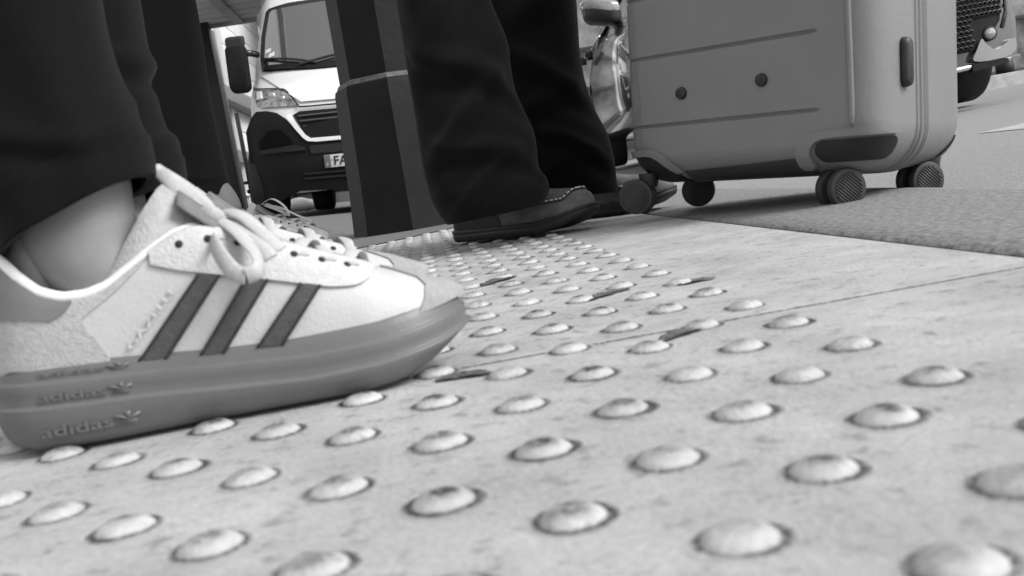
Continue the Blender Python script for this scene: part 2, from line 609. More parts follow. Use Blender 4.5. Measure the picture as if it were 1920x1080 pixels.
    if nn[len(nn) // 4].dot(loop2[len(nn) // 4] - Vector((.12, 0, 0))) < 0: nn = [-a for a in nn]
    rows = []
    for fz, off, _ in lev:
        rows.append([W(p.x + n_.x * off, p.y + n_.y * off, fz(p.x)) for p, n_ in zip(loop2, nn)])
    grid(bm, rows, True, True, True)
    done('sole', bm, gum, shoe)
    if True:
        sides = (-1, 1)
        def patch(name, fx, n1, n2, m, off, thick=0.0012, pad=0.0):
            """fx(a, b, side) -> (x, s) for a, b in 0..1; a sheet with thickness on both flanks"""
            last = None
            for side in sides:
                bm = bmesh.new()
                o_, i_ = [], []
                for a in range(n1 + 1):
                    ro, ri = [], []
                    for b in range(n2 + 1):
                        x, s = fx(a / n1, b / n2, side)
                        edge = min(1, 4 * min(b, n2 - b) / n2 + .0)
                        ro.append(on(x, s, side, off + pad * edge))
                        ri.append(on(x, s, side, off - thick))
                    o_.append(ro); i_.append(ri)
                vo = grid(bm, o_); vi = grid(bm, i_)
                for a in range(n1):
                    for b in (0, n2):
                        bm.faces.new((vo[a][b], vo[a + 1][b], vi[a + 1][b], vi[a][b]))
                for b in range(n2):
                    for a in (0, n1):
                        bm.faces.new((vo[a][b], vo[a][b + 1], vi[a][b + 1], vi[a][b]))
                last = done(name, bm, m, shoe, sharp=50)
            return last
        # quarter suede behind the stripes
        def fq(a, b, side):
            z = b
            x0 = .0015
            x1 = .060 + .012 * 0
            # front edge runs from welt (x .065) up to eyestay corner
            xf = .0655 - .010 * sstep(0, .5, b) + .045 * sstep(.45, 1.0, b)
            return x0 + (xf - x0) * a, .02 + .955 * b
        patch('quarter', fq, 22, 10, cream, .0010)
        # heel tab
        def fh(a, b, side):
            x = .001 + .052 * a
            zt = interp(ZTOP, x); zlow = interp([(0, .071), (.03, .0675), (.042, .0645), (.05, .068), (.054, .0725)], x)
            z = zlow + (zt - .0015 - zlow) * b
            return x, s_of(x, z)
        patch('heel_tab', fh, 14, 6, mat('heel_tab_leather', 0.16, 0.5, 0.1, 80), .0021)
        # toe cap of grey suede
        def ft(a, b, side):
            s = b
            xs_ = interp([(0, .2215), (.25, .2265), (.5, .2285), (.72, .2255), (.88, .2150), (1, .2080)], s)
            return xs_ + (.2515 - xs_) * a, .02 + .96 * b
        patch('toe_cap', ft, 12, 14, greys, .0012)
        # eyestay
        def fe(a, b, side):
            x = .0935 + .1100 * a
            zl = interp([(.0935, .0835), (.105, .0788), (.13, .0712), (.148, .0660), (.163, .0612), (.179, .0562), (.19, .0545), (.197, .0552), (.2017, .0585), (.2036, .0605)], x)
            zt = interp(ZTOP, x)
            sl = s_of(x, min(zl, zt - .001))
            return x, sl + (.985 - sl) * b
        patch('eyestay', fe, 26, 6, mat('eyestay_suede', 0.50, 0.9, 0.10, 220, 0.0009, 700, spec=.15), .0019)
        # three stripes
        for (xa, za, xb, zb_), (xc, zc, xd, zd) in (((.0782, .0372, .0921, .035), (.1257, .0722, .1144, .0748)), ((.1081, .0345, .1206, .033), (.149, .0658, .1377, .0690)), ((.1364, .0333, .1503, .032), (.174, .0580, .1636, .0612))):
            def fs(a, b, side):
                x = (xa + (xb - xa) * b) * (1 - a) + (xd + (xc - xd) * b) * a
                z = (za + (zb_ - za) * b) * (1 - a) + (zd + (zc - zd) * b) * a
                z = max(z, interp(Z0, x) - .003)
                return x, s_of(x, z)
            st = patch('stripe', fs, 16, 8, dark, .0012, pad=.0008)
            def fed(a, b, side, lo=0):
                return fs(a, b, side)
            for bb in (0.0, 1.0):
                for side in sides:
                    bm = bmesh.new()
                    pts = []
                    for k in range(26):
                        x, s = fs(k / 25, .06 + .88 * bb, side)
                        pts.append(on(x, s, side, .0019 + (.0004 if k % 2 else -.0002)))
                    tube(bm, pts, .00075, 5)
                    done('stitching', bm, darkedge, shoe)
        # padded rim of the collar
        bm = bmesh.new()
        path = []
        for side in (-1, 1):
            seg = []
            for k in range(30):
                x = .119 - .1185 * (k / 29)
                q = surf(x, 1.0, side)
                pass
                seg.append(W(*(q + Vector((0, 0, .0006)))))
            path.append(seg)
        pts = path[0] + path[1][::-1][1:]
        tube(bm, pts, lambda u: .0024 + .0012 * (1 - abs(2 * u - 1)), 8)
        done('collar_lining', bm, lining, shoe)
        # tongue
        bm = bmesh.new()
        rows = []
        for k in range(15):
            u = k / 14
            x = .2 - .097 * u
            zc = interp([(.10, .1290), (.1088, .1195), (.1255, .1030), (.1458, .0890), (.1671, .0775), (.19, .0665), (.2, .060)], x) - .002
            hw = .010 + .0185 * sstep(.15, .85, u)
            wr = sstep(.35, 1.0, u)
            rows.append([W(x - .040 * wr * abs(t) ** 2.2, hw * (math.sin(t * 1.45) / math.sin(1.45)), zc - .006 * t * t * (.4 + u) - .047 * wr * abs(t) ** 2.4) for t in (-1, -.88, -.75, -.62, -.5, -.25, 0, .25, .5, .62, .75, .88, 1)])
        grid(bm, rows)
        bmesh.ops.recalc_face_normals(bm, faces=bm.faces)
        bmesh.ops.solidify(bm, geom=bm.faces[:], thickness=0.006)
        done('tongue', bm, cream, shoe)
        # dark lace loop on the tongue
        bm = bmesh.new()
        rows = []
        for k in range(6):
            u = k / 5
            x = .138 - .027 * u
            zc = interp([(.10, .1290), (.1088, .1195), (.1255, .1030), (.1458, .0890)], x) + .0015
            rows.append([W(x, t * .0235, zc - .006 * t * t * 1.3 + .0004) for t in (-1, -.6, -.2, .2, .6, 1)])
        grid(bm, rows)
        bmesh.ops.recalc_face_normals(bm, faces=bm.faces)
        bmesh.ops.solidify(bm, geom=bm.faces[:], thickness=0.0012)
        done('tongue_label', bm, mat('tongue_label_cloth', 0.15, 0.8, 0.2, 150), shoe)
        # eyelets
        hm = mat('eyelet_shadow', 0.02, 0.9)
        for side in sides:
            for x, s in ((.1085, .72), (.1225, .72), (.1365, .72), (.150, .72), (.163, .72), (.1765, .72), (.189, .72)):
                bm = bmesh.new()
                c = surf(x, s, side); n_ = nrm(x, s, side)
                p = c + n_ * .0016; q = c + n_ * .0023
                cyl(bm, W(*p), W(*q), .0020, n=12)
                done('eyelet', bm, hm, shoe)
        # laces across the throat
        for k, x in enumerate((.128, .141, .154, .167, .180, .1915)):
            bm = bmesh.new()
            x2 = x + (.008 if k % 2 else -.004)
            yt = interp(YTOP, x)
            p0 = surf(x, .72, -1) + nrm(x, .72, -1) * .0022
            p4 = surf(x2, .72, 1) + nrm(x2, .72, 1) * .0022
            zt = interp(ZTOP, x) + .0020
            pts = [W(*p0), W(x, -yt - .003, zt - .001), W((x + x2) / 2, 0, zt + .0022), W(x2, yt + .003, zt - .001), W(*p4)]
            up = Mw.to_3x3() @ Vector((.35, 0, 1))
            lo_ = Mw.to_3x3() @ Vector((.2, -.9 * sgn, .5)); ro_ = Mw.to_3x3() @ Vector((.2, .9 * sgn, .5))
            ribbon(bm, pts, .0072, .0016, [lo_, lo_, up, ro_, ro_])
            done('lace', bm, lace_m, shoe)
    return shoe, W, on, surf, nrm, half

# ------------------------------------------------------------------ people
skin = mat('skin', 0.20, 0.55, 0.05, 30, 0.0002, 400, sss=0.15)
denim = mat('black_denim', 0.0062, 0.95, 0.22, 500, 0.0004, 900, spec=0.05, sheen=0.05)
wool = mat('black_wool_cloth', 0.0055, 0.9, 0.25, 350, 0.0004, 900, spec=0.08, sheen=0.05)
hflat = Vector((FWD.x, FWD.y, 0)).normalized()
rflat = Vector((hflat.y, -hflat.x, 0))

def leg_rows(rows, depth, zmax, sub=5):
    """(py, left px, right px) outline of a trouser leg seen at a depth -> centres and half widths, carried on upwards"""
    out = []
    for py, xl, xr, tilt in rows:
        c = at((xl + xr) / 2, py, depth)
        out.append((c.x, c.y, c.z, (xr - xl) / 2 * depth / F_PX, tilt * depth / F_PX))
    a, b = out[-2], out[-1]
    return out

def trouser_leg(bm, rows, depth, dratio=1.0, zhip=0.95, hip=None, hip_r=0.10, fold=None, nseg=72, cuff=0.0, hem_th=0.004):
    """cloth tube; rows from the hem upwards. hip = point the tube runs on to above the picture"""
    data = leg_rows(rows, depth, zhip)
    P = cr([Vector((d[0], d[1], d[2])) for d in data], 8)
    Q = cr([Vector((d[3], d[4], 0)) for d in data], 8)
    if hip is not None:
        top = P[-1]
        knee = top.lerp(hip, .45) + Vector((0.0, 0, 0))
        ex = cr([P[-3], top, knee, hip], 8)[9:]
        for k, p in enumerate(ex):
            t = (k + 1) / len(ex)
            P.append(p)
            Q.append(Vector((Q[len(P) - 2 - k].x * (1 - t) + hip_r * t if False else Q[-1].x + (hip_r - Q[-1].x) * (1 / (len(ex) - k)), 0, 0)))
    n = len(P)
    ringz = []
    zlo = P[0].z
    for i, (p, q) in enumerate(zip(P, Q)):
        ring = []
        hgt_ = p.z - zlo
        for k in range(nseg):
            th = 2 * math.pi * k / nseg
            rr = 1.0
            f = fold(th, hgt_, q.x) if fold else 0.0
            cx, sy = math.cos(th), math.sin(th)
            v = p + rflat * (cx * (q.x + f)) + hflat * (sy * (q.x * dratio + f)) + Vector((0, 0, 1)) * (q.y * cx)
            ring.append(v)
        ringz.append(ring)
    grid(bm, ringz, True)
    # turned hem: the cloth goes back up inside
    inner = []
    for i in range(0, 9):
        p, q = P[i], Q[i]
        inner.append([p + (v - p) * (1 - hem_th / max(q.x, .01)) + Vector((0, 0, .0005)) for v in ringz[i]])
    grid(bm, inner, True)
    grid(bm, [ringz[0], inner[0]], True)
    if cuff:
        a, b = [], []
        kk = 0
        for i, p in enumerate(P):
            if (p - P[0]).length > cuff: break
            kk = i
        outer = []
        for i in range(kk + 1):
            e = .0013 if 0 < i < kk else .0008
            outer.append([p2 + (p2 - P[i]).normalized() * (e + .0008 * noise.noise(p2 * 40)) for p2 in ringz[i]])
        grid(bm, outer, True)
        grid(bm, [outer[-1], ringz[kk]], True)
        grid(bm, [outer[0], ringz[0]], True)
    return P, Q

def hips(bm, a, b, r, ztop, dep=0.12):
    """seat of the trousers from the two leg tops to the waist"""
    c = (a + b) / 2
    side = (b - a); side.z = 0
    hw = side.length / 2
    x = side.normalized(); y = Vector((-x.y, x.x, 0))
    rows = []
    for u, (ws, ds) in zip((0, .3, .65, 1), ((1, .9), (1.05, 1.05), (.98, .95), (.86, .82))):
        z = c.z - .03 + (ztop - c.z + .03) * u
        rows.append([Vector((c.x, c.y, z)) + x * ((hw + r) * ws * math.cos(t)) + y * (dep * ds * math.sin(t)) for t in [2 * math.pi * k / 40 for k in range(40)]])
    grid(bm, rows, True, True, True)

def body_mesh(bm, chains):
    for pts, rad in chains:
        P = cr(pts, 6)
        tube(bm, P, lambda u: interp([(k / (len(rad) - 1), r_) for k, r_ in enumerate(rad)], u), 28)

# --- the wearer of the near trainers
O1 = Vector((-.339, .329, .0022)); A1 = R(7.5)
M1 = Matrix.Translation(O1) @ Matrix.Rotation(A1, 4, 'Z')
O2 = Vector((-.360, .512, .0045)); A2 = R(2)
M2 = Matrix.Translation(O2) @ Matrix.Rotation(A2, 4, 'Z')
p1 = tag(bpy.data.objects.new('person', bpy.data.meshes.new('person')), 'nearest person in dark ankle length jeans and pale three-striped trainers at left', 'person', 'people standing on the footway')
def foot_chain(M, sg, path, q, hip, hip_r=.07, k_=.55, dx=0.0):
    """foot, ankle and leg; above the ankle it runs inside the cloth tube path (radii q)"""
    f = lambda x, y, z: M @ Vector((x, y * sg, z))
    if k_ < .5:
        pts = [f(.20, -.004, .036), f(.15, -.003, .040), f(.10, 0, .044), f(.066, 0, .075)]
        rad = [.010, .018, .020, .024]
    else:
        pts = [f(.20, -.004, .046), f(.15, -.003, .052), f(.10, 0, .058), f(.068 + dx, 0, .080), f(.057 + dx, 0, .105), f(.059 + 1.5 * dx, 0, .134)]
        rad = [.010, .018, .022, .0275, .0300, .0290]
    n = len(path)
    for k in (n // 5, n // 3, n // 2, (3 * n) // 4):
        pts.append(path[k].copy()); rad.append(max(.02, min(.05, q[k].x * k_)))
    pts.append(hip); rad.append(hip_r)
    return pts, rad
HIPR = M1 @ Vector((-.04, .0, .86)); HIPL = M2 @ Vector((-.06, 0, .86))
def fold_jean(th, h, r):
    f = .0022 * noise.noise((math.cos(th) * 2, math.sin(th) * 2, h * 7))
    face = abs(math.sin(th))
    f += .0030 * face * math.exp(-((h - .040 - .012 * math.sin(th * 2)) / .007) ** 2) - .0022 * face * math.exp(-((h - .030 - .012 * math.sin(th * 2)) / .006) ** 2)
    f += .0022 * face * math.sin(th * 2 + h * 26) * (1 - sstep(.05, .16, h))
    return f
bm = bmesh.new()
TA, QA = trouser_leg(bm, [(404, 8, 292, 55), (360, -6, 284, 48), (310, -32, 270, 40), (250, -62, 247, 30), (190, -92, 220, 18), (100, -138, 193, 8), (0, -180, 176, 0), (-110, -205, 158, 0)], .512, 1.0, hip=HIPR + Vector((0, 0, .02)), hip_r=.085, fold=fold_jean, cuff=.026)
def fold_jean2(th, h, r):
    return .0016 * noise.noise((math.cos(th) * 2, math.sin(th) * 2, h * 9 + 5)) + .004 * math.exp(-((h - .115 + .02 * math.cos(th)) / .008) ** 2) - .003 * math.exp(-((h - .10 + .02 * math.cos(th)) / .006) ** 2)
TB, QB = trouser_leg(bm, [(392, 120, 352, 30), (345, 112, 344, 30), (318, 108, 338, 30), (298, 100, 331, 25), (270, 90, 310, 18), (200, 55, 290, 10), (100, 25, 271, 4), (0, 0, 254, 0), (-110, -30, 236, 0)], .70, 1.0, hip=HIPL + Vector((0, 0, .02)), hip_r=.085, fold=fold_jean2, cuff=.02)
hips(bm, HIPR, HIPL, .085, 1.03)
jeans_bm = bm
bm = bmesh.new()
cH = (HIPR + HIPL) / 2
body_mesh(bm, [foot_chain(M1, 1, TA, QA, HIPR), foot_chain(M2, -1, TB, QB, HIPL, dx=-.018), ([HIPR, cH + Vector((0, 0, .05)), HIPL], [.07, .085, .07])] + [([M @ Vector(q) for q in ((.036, 0, .045), (.034, 0, .066), (.037, 0, .090), (.045, 0, .112), (.052, 0, .130))], [.021, .0195, .0195, .0205, .016]) for M in (M1, M2)])
bmesh.ops.recalc_face_normals(bm, faces=bm.faces)
for lx, ly, amp in ((.050, -.034, .0025), (.050, .034, .0025)):
    c_ = M1 @ Vector((lx, ly, .088))
    for v in bm.verts:
        d_ = (v.co - c_).length
        if d_ < .04: v.co += Vector((c_.x - (M1 @ Vector((.05, 0, 0))).x, c_.y - (M1 @ Vector((.05, 0, 0))).y, 0)).normalized() * amp * math.exp(-(d_ / .011) ** 2)
bm.to_mesh(p1.data); bm.free()
for p in p1.data.polygons: p.use_smooth = True
p1.data.materials.append(skin)
COL.objects.link(p1)
done('jeans', jeans_bm, denim, p1)
near_shoe, W1, on1, surf1, nrm1, half1 = sneaker_parts(p1, M1)
sneaker_parts(p1, M2, mirror=True)

# bow on the near trainer
lace_m = MATS['lace_cotton']
DW = .52
def lb(name, pts, width, face, bulge=0.0, thick=.0016, m=lace_m):
    bm = bmesh.new()
    ribbon(bm, [at(*p) for p in pts], width, thick, face, n=7, bulge=bulge)
    return done(name, bm, m, near_shoe)
cf = -FWD
k0 = (388, 428, .555)
lb('lace', [k0, (368, 395, .545), (335, 355, .532), (306, 327, .535), (300, 322, .545), (318, 333, .556), (352, 355, .560), (385, 385, .560), (398, 412, .555)], .0085, [cf + UP * .2, cf + UP * .6, cf + RIGHT * .6, cf + UP, cf + UP], .0006)
lb('lace', [k0, (400, 455, .505), (420, 488, .490), (442, 512, .484), (462, 518, .482)], .0085, [cf * .9 - RIGHT * .6, cf - RIGHT * .3, cf + RIGHT * .1], .0008)
lb('lace', [(462, 518, .482), (480, 510, .484), (484, 490, .490), (468, 462, .500), (440, 432, .512), (410, 412, .530), (396, 412, .548)], .0085, [cf * .4 + RIGHT, cf * .6 + RIGHT * .8, cf * .5 + UP + RIGHT * .3, cf * .4 + UP], .0008)
lb('lace', [(398, 408, .545), (425, 398, .535), (455, 406, .528), (487, 432, .522), (512, 455, .518), (527, 468, .517)], .0085, [cf * .6 + UP, cf * .5 + UP, cf * .8 + UP * .8 + RIGHT * .4], .0008)
lb('lace', [(398, 420, .540), (432, 420, .528), (464, 440, .520), (492, 464, .514), (508, 484, .512)], .0085, [cf + UP * .7, cf * .8 + UP, cf + UP * .5 + RIGHT * .3], .0008)
lb('lace', [(374, 448, .545), (370, 425, .532), (380, 406, .524), (398, 402, .522), (410, 416, .526), (404, 440, .535)], .0088, [cf - RIGHT * .4, cf, cf + RIGHT * .5], .001)

# raised lettering on the sole and along the first stripe
gumt = mat('gum_lettering', 0.122, 0.42, 0.05, 60)
def sole_text(z_fun, x0, x1, hgt_, off):
    bm = text_mesh('adidas', 1.0, 0.02, bold=.012)
    xs_ = [v.co.x for v in bm.verts]
    sx = (x1 - x0) * .74 / max(xs_)
    # three-leafed mark with three bars
    def leafm(ang, cx, cy, l, wd):
        pts = []
        for k in range(16):
            t = 2 * math.pi * k / 16
            u, v = l * (.5 + .5 * math.cos(t)), wd * math.sin(t) * (.6 + .4 * math.cos(t))
            pts.append((cx + u * math.cos(ang) - v * math.sin(ang), cy + u * math.sin(ang) + v * math.cos(ang)))
        f0 = [bm.verts.new((a, b, .02)) for a, b in pts]; f1 = [bm.verts.new((a, b, -.02)) for a, b in pts]
        bm.faces.new(f0); bm.faces.new(f1[::-1])
        for k in range(16): bm.faces.new((f0[k], f0[(k + 1) % 16], f1[(k + 1) % 16], f1[k]))
    mx = max(xs_) * 1.2
    for a in (R(90), R(140), R(40)): leafm(a, mx, .25, .55, .17)
    for k in range(3):
        box(bm, (mx - .3, .02 + .085 * k, -.02), (mx + .3, .07 + .085 * k, .02))
    for v in bm.verts:
        x = x0 + v.co.x * sx
        z = z_fun(x) + v.co.y * hgt_
        y = -(half1(x, -1) + off + v.co.z * .012)
        v.co = W1(x, y, z)
    done('lettering', bm, gumt, near_shoe_sole)
near_shoe_sole = [c for c in near_shoe.children if c.name.startswith('sole')][0]
sole_text(lambda x: interp(ZB, x) + .0082, .0265, .0745, .0078, .0003)
sole_text(lambda x: interp(ZG2, x) + .0030, .0285, .0735, .0062, -.0006)
sole_text(lambda x: interp(ZG1, x) + .0026, .0295, .0735, .0046, -.0034)
bm = text_mesh('GAZELLE', 1.0, 0.02)
mx = max(v.co.x for v in bm.verts)
a0, a1 = Vector((.0765, .0430)), Vector((.1040, .0695))
dr = (a1 - a0).normalized(); up_ = Vector((-dr.y, dr.x))
L_ = (a1 - a0).length
for v in bm.verts:
    q = a0 + dr * (v.co.x / mx * L_) + up_ * (v.co.y * .0048)
    z0_, zt_ = interp(Z0, q.x) - .004, interp(ZTOP, q.x)
    s = math.asin(max(0, min(1, (q.y - z0_) / (zt_ - z0_)))) * 2 / math.pi
    v.co = on1(q.x, s, -1, .0016 + v.co.z * .02)
done('lettering', bm, MATS['silver_foil'], near_shoe)

# --- second pair of trainers, farther back
O3 = gpt(664, 482) - Vector((.262, .0, 0)); O3.z = .003
M3 = Matrix.Translation(O3) @ Matrix.Rotation(R(-1), 4, 'Z')
M4 = Matrix.Translation(O3 + Vector((-.06, .17, 0))) @ Matrix.Rotation(R(8), 4, 'Z')
p2 = tag(bpy.data.objects.new('person', bpy.data.meshes.new('person')), 'person farther back whose dark trouser leg and white trainer show behind the nearest person', 'person', 'people standing on the footway')
HR3 = M3 @ Vector((-.05, 0, .86)); HL3 = M4 @ Vector((-.05, 0, .86))
bm = bmesh.new()
d3 = (M3 @ Vector((.06, 0, .12)) - CAM_P).dot(FWD)
TC, QC = trouser_leg(bm, [(373, 320, 431, 3), (345, 310, 426, 3), (280, 290, 411, 2), (200, 262, 396, 0), (100, 238, 380, 0), (0, 222, 361, 0), (-120, 195, 335, 0)], d3, 1.0, hip=HR3, hip_r=.085, fold=fold_jean, cuff=.03)
f4 = M4.to_translation() - M3.to_translation()
bm2 = bmesh.new()
TD, QD = trouser_leg(bm2, [(373, 320, 431, 3), (345, 310, 426, 3), (280, 290, 411, 2), (200, 262, 396, 0), (100, 238, 380, 0), (0, 222, 361, 0), (-120, 195, 335, 0)], d3, 1.0, hip=HL3 - f4, hip_r=.085, fold=fold_jean, cuff=.03)
bmesh.ops.translate(bm2, vec=f4, verts=bm2.verts)
tmp = bpy.data.meshes.new('tmp'); bm2.to_mesh(tmp); bm2.free(); bm.from_mesh(tmp); bpy.data.meshes.remove(tmp)
hips(bm, HR3, HL3, .085, 1.03)
cloth_bm = bm
bm = bmesh.new()
body_mesh(bm, [foot_chain(M3, 1, TC, QC, HR3, dx=-.006), foot_chain(M4, -1, [p + f4 for p in TD], QD, HL3), ([HR3, (HR3 + HL3) / 2 + Vector((0, 0, .05)), HL3], [.07, .085, .07])])
bmesh.ops.recalc_face_normals(bm, faces=bm.faces)
bm.to_mesh(p2.data); bm.free()
for p in p2.data.polygons: p.use_smooth = True
p2.data.materials.append(skin)
COL.objects.link(p2)
sh3, W3, *_ = sneaker_parts(p2, M3)
sneaker_parts(p2, M4, mirror=True)
done('trousers', cloth_bm, mat('charcoal_cloth', 0.0105, 0.95, 0.2, 400, 0.0004, 800, spec=.05, sheen=.05), p2)
bm = bmesh.new()
ribbon(bm, [W3(.118, 0, .118), W3(.140, -.012, .124), W3(.160, -.022, .108), W3(.165, -.026, .092), W3(.148, -.018, .104), W3(.125, -.004, .116)], .008, .0016, [Vector((.4, -.4, 1)), Vector((1, -.4, .2)), Vector((.2, -1, .3))])
done('lace', bm, lace_m, sh3)
bm = bmesh.new()
ribbon(bm, [W3(.118, 0, .118), W3(.15, -.01, .107), W3(.18, -.022, .088), W3(.205, -.03, .074)], .006, .0016, Vector((.4, -.4, 1)))
done('lace', bm, lace_m, sh3)

# --- the man in black trousers
B_LAT = [(0, 0), (.004, -.016), (.018, -.029), (.05, -.034), (.10, -.036), (.15, -.041), (.19, -.045), (.225, -.043), (.252, -.034), (.270, -.019), (.276, -.002)]
B_MED = [(.276, -.002), (.272, .016), (.256, .031), (.225, .041), (.18, .042), (.14, .037), (.10, .033), (.06, .033), (.025, .030), (.006, .018)]
def boat_shoe(parent, Mw, mirror=False):
    sgn = -1 if mirror else 1
    def W(x, y, z): return Mw @ Vector((x, y * sgn, z))
    loop = cr([Vector((a, b, 0)) for a, b in B_LAT[:-1] + B_MED], 7, closed=True)
    nlat = (len(B_LAT) - 1) * 7
    N = len(loop)
    zb = [(0, 0), (.20, 0), (.24, .008), (.276, .021)]
    z0 = [(0, .020), (.08, .019), (.16, .019), (.20, .020), (.24, .026), (.276, .036)]
    ztop = [(0, .070), (.03, .070), (.08, .062), (.11, .066), (.125, .080), (.14, .077), (.17, .069), (.20, .064), (.235, .061), (.255, .058), (.268, .052), (.276, .037)]
    ytop = [(0, 0), (.006, .014), (.02, .024), (.05, .028), (.10, .027), (.12, .020), (.135, 0), (.3, 0)]
    lat = sorted((p.x, -p.y) for p in loop[:nlat + 1])
    med = sorted([(p.x, p.y) for p in loop[nlat:]] + [(0, 0)])
    def surf(x, s, side):
        w_ = max(interp(lat if side < 0 else med, x) - .003, 0)
        yt, a, b = interp(ytop, x), interp(z0, x) - .003, interp(ztop, x)
        th = s * math.pi / 2
        return Vector((x, side * (yt + (w_ - yt) * max(math.cos(th), 0) ** .62), a + (b - a) * math.sin(th) ** .95))
    def on(x, s, side, off):
        h = .004
        a = surf(min(x + h, .274), s, side) - surf(max(x - h, .001), s, side)
        b = surf(x, min(s + .04, .999), side) - surf(x, max(s - .04, 0), side)
        n = a.cross(b).normalized()
        if n.dot(Vector((0, side, .6))) < 0: n = -n
        return W(*(surf(x, s, side) + n * off))
    lea = mat('oiled_leather', 0.105, 0.62, 0.35, 45, 0.0006, 160, spec=0.35)
    bm = bmesh.new()
    grid(bm, [[W(*surf(min(max(p.x, 0), .276), s, -1 if i <= nlat else 1)) for i, p in enumerate(loop)] for s in [k / 12 for k in range(13)]], True)
    bmesh.ops.remove_doubles(bm, verts=bm.verts, dist=.0003)
    bmesh.ops.recalc_face_normals(bm, faces=bm.faces)
    bmesh.ops.solidify(bm, geom=bm.faces[:], thickness=.003)
    sh = done('boat_shoe', bm, lea, parent)
    bm = bmesh.new()
    nn = []
    for i, p in enumerate(loop):
        d = loop[(i + 1) % N] - loop[i - 1]
        nn.append(Vector((d.y, -d.x, 0)).normalized())
    if nn[N // 4].dot(loop[N // 4] - Vector((.12, 0, 0))) < 0: nn = [-a for a in nn]
    rows = []
    for t, off in ((0, -.010), (.02, -.003), (.12, .001), (.5, .003), (.62, .0028), (.66, .001), (.72, .003), (.9, .0035), (1.0, .002), (.99, -.004)):
        rows.append([W(p.x + a.x * off, p.y + a.y * off, interp(zb, p.x) + (interp(z0, p.x) - interp(zb, p.x)) * t) for p, a in zip(loop, nn)])
    grid(bm, rows, True, True, True)
    done('sole', bm, mat('shoe_rubber', 0.016, 0.6, 0.3, 60), sh)
    # raised moccasin seam round the toe with pale stitches
    seam = []
    for side, ks in ((-1, range(0, 31)), (1, range(29, -1, -1))):
        for k in ks:
            u = k / 30
            x = .105 + .151 * math.sin(u * math.pi / 2)
            s = .43 - .05 * math.sin(u * math.pi) + .03 * u + .50 * sstep(.72, 1.0, u)
            seam.append(on(x, s, side, .0012))
    bm = bmesh.new()
    tube(bm, seam, .0016, 6)
    done('seam', bm, mat('dark_leather_edge', 0.022, .6, .2, 60), sh)
    bm = bmesh.new()
    dist = 0
    pts = cr(seam, 4)
    k = 0
    while k < len(pts) - 6:
        a, b = pts[k], pts[k + 4]
        ofs = Vector((0, 0, .0022))
        cyl(bm, a + ofs, b + ofs, .0012, n=6)
        k += 7
    done('stitching', bm, mat('pale_thread', 0.62, .7), sh)
    for side in (-1, 1):  # dark sheet over the rear half: shade at the heel put into colour
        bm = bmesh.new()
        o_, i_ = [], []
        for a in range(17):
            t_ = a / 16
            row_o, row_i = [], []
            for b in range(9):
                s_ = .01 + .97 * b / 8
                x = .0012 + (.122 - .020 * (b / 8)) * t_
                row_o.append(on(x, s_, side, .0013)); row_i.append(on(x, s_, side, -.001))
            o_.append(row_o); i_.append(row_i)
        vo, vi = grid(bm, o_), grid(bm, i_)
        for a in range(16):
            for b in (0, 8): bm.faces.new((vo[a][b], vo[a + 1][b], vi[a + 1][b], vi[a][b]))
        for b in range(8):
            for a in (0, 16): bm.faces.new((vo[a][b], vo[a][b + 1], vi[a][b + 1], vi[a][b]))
        done('heel_shade_patch', bm, mat('shaded_heel_leather', .012, .6, .3, 60, spec=.3), sh, sharp=50)
    # side patch holding the lace, knot at the tongue
    bm = bmesh.new()
    o_, i_ = [], []
    for a in range(11):
        x = .070 + .050 * a / 10
        slo = .34 + .18 * abs(a / 10 - .3)
        o_.append([on(x, slo + (.92 - slo) * b / 5, -1, .0012) for b in range(6)])
        i_.append([on(x, slo + (.92 - slo) * b / 5, -1, -.001) for b in range(6)])
    vo, vi = grid(bm, o_), grid(bm, i_)
    for a in range(10):
        for b in (0, 5): bm.faces.new((vo[a][b], vo[a + 1][b], vi[a + 1][b], vi[a][b]))
    for b in range(5):
        for a in (0, 10): bm.faces.new((vo[a][b], vo[a][b + 1], vi[a][b + 1], vi[a][b]))
    done('side_panel', bm, mat('side_panel_leather', 0.03, .6, .3, 60), sh)
    bm = bmesh.new()
    for dy in (-.008, .008):
        tube(bm, [W(.134, dy, .083), W(.143, dy * 1.3, .089), W(.152, dy * 1.5, .083), W(.150, dy * 1.8, .075)], .0035, 8)
    done('lace', bm, mat('raw_hide_lace', 0.03, .7, .2, 80), sh)
    return sh, W

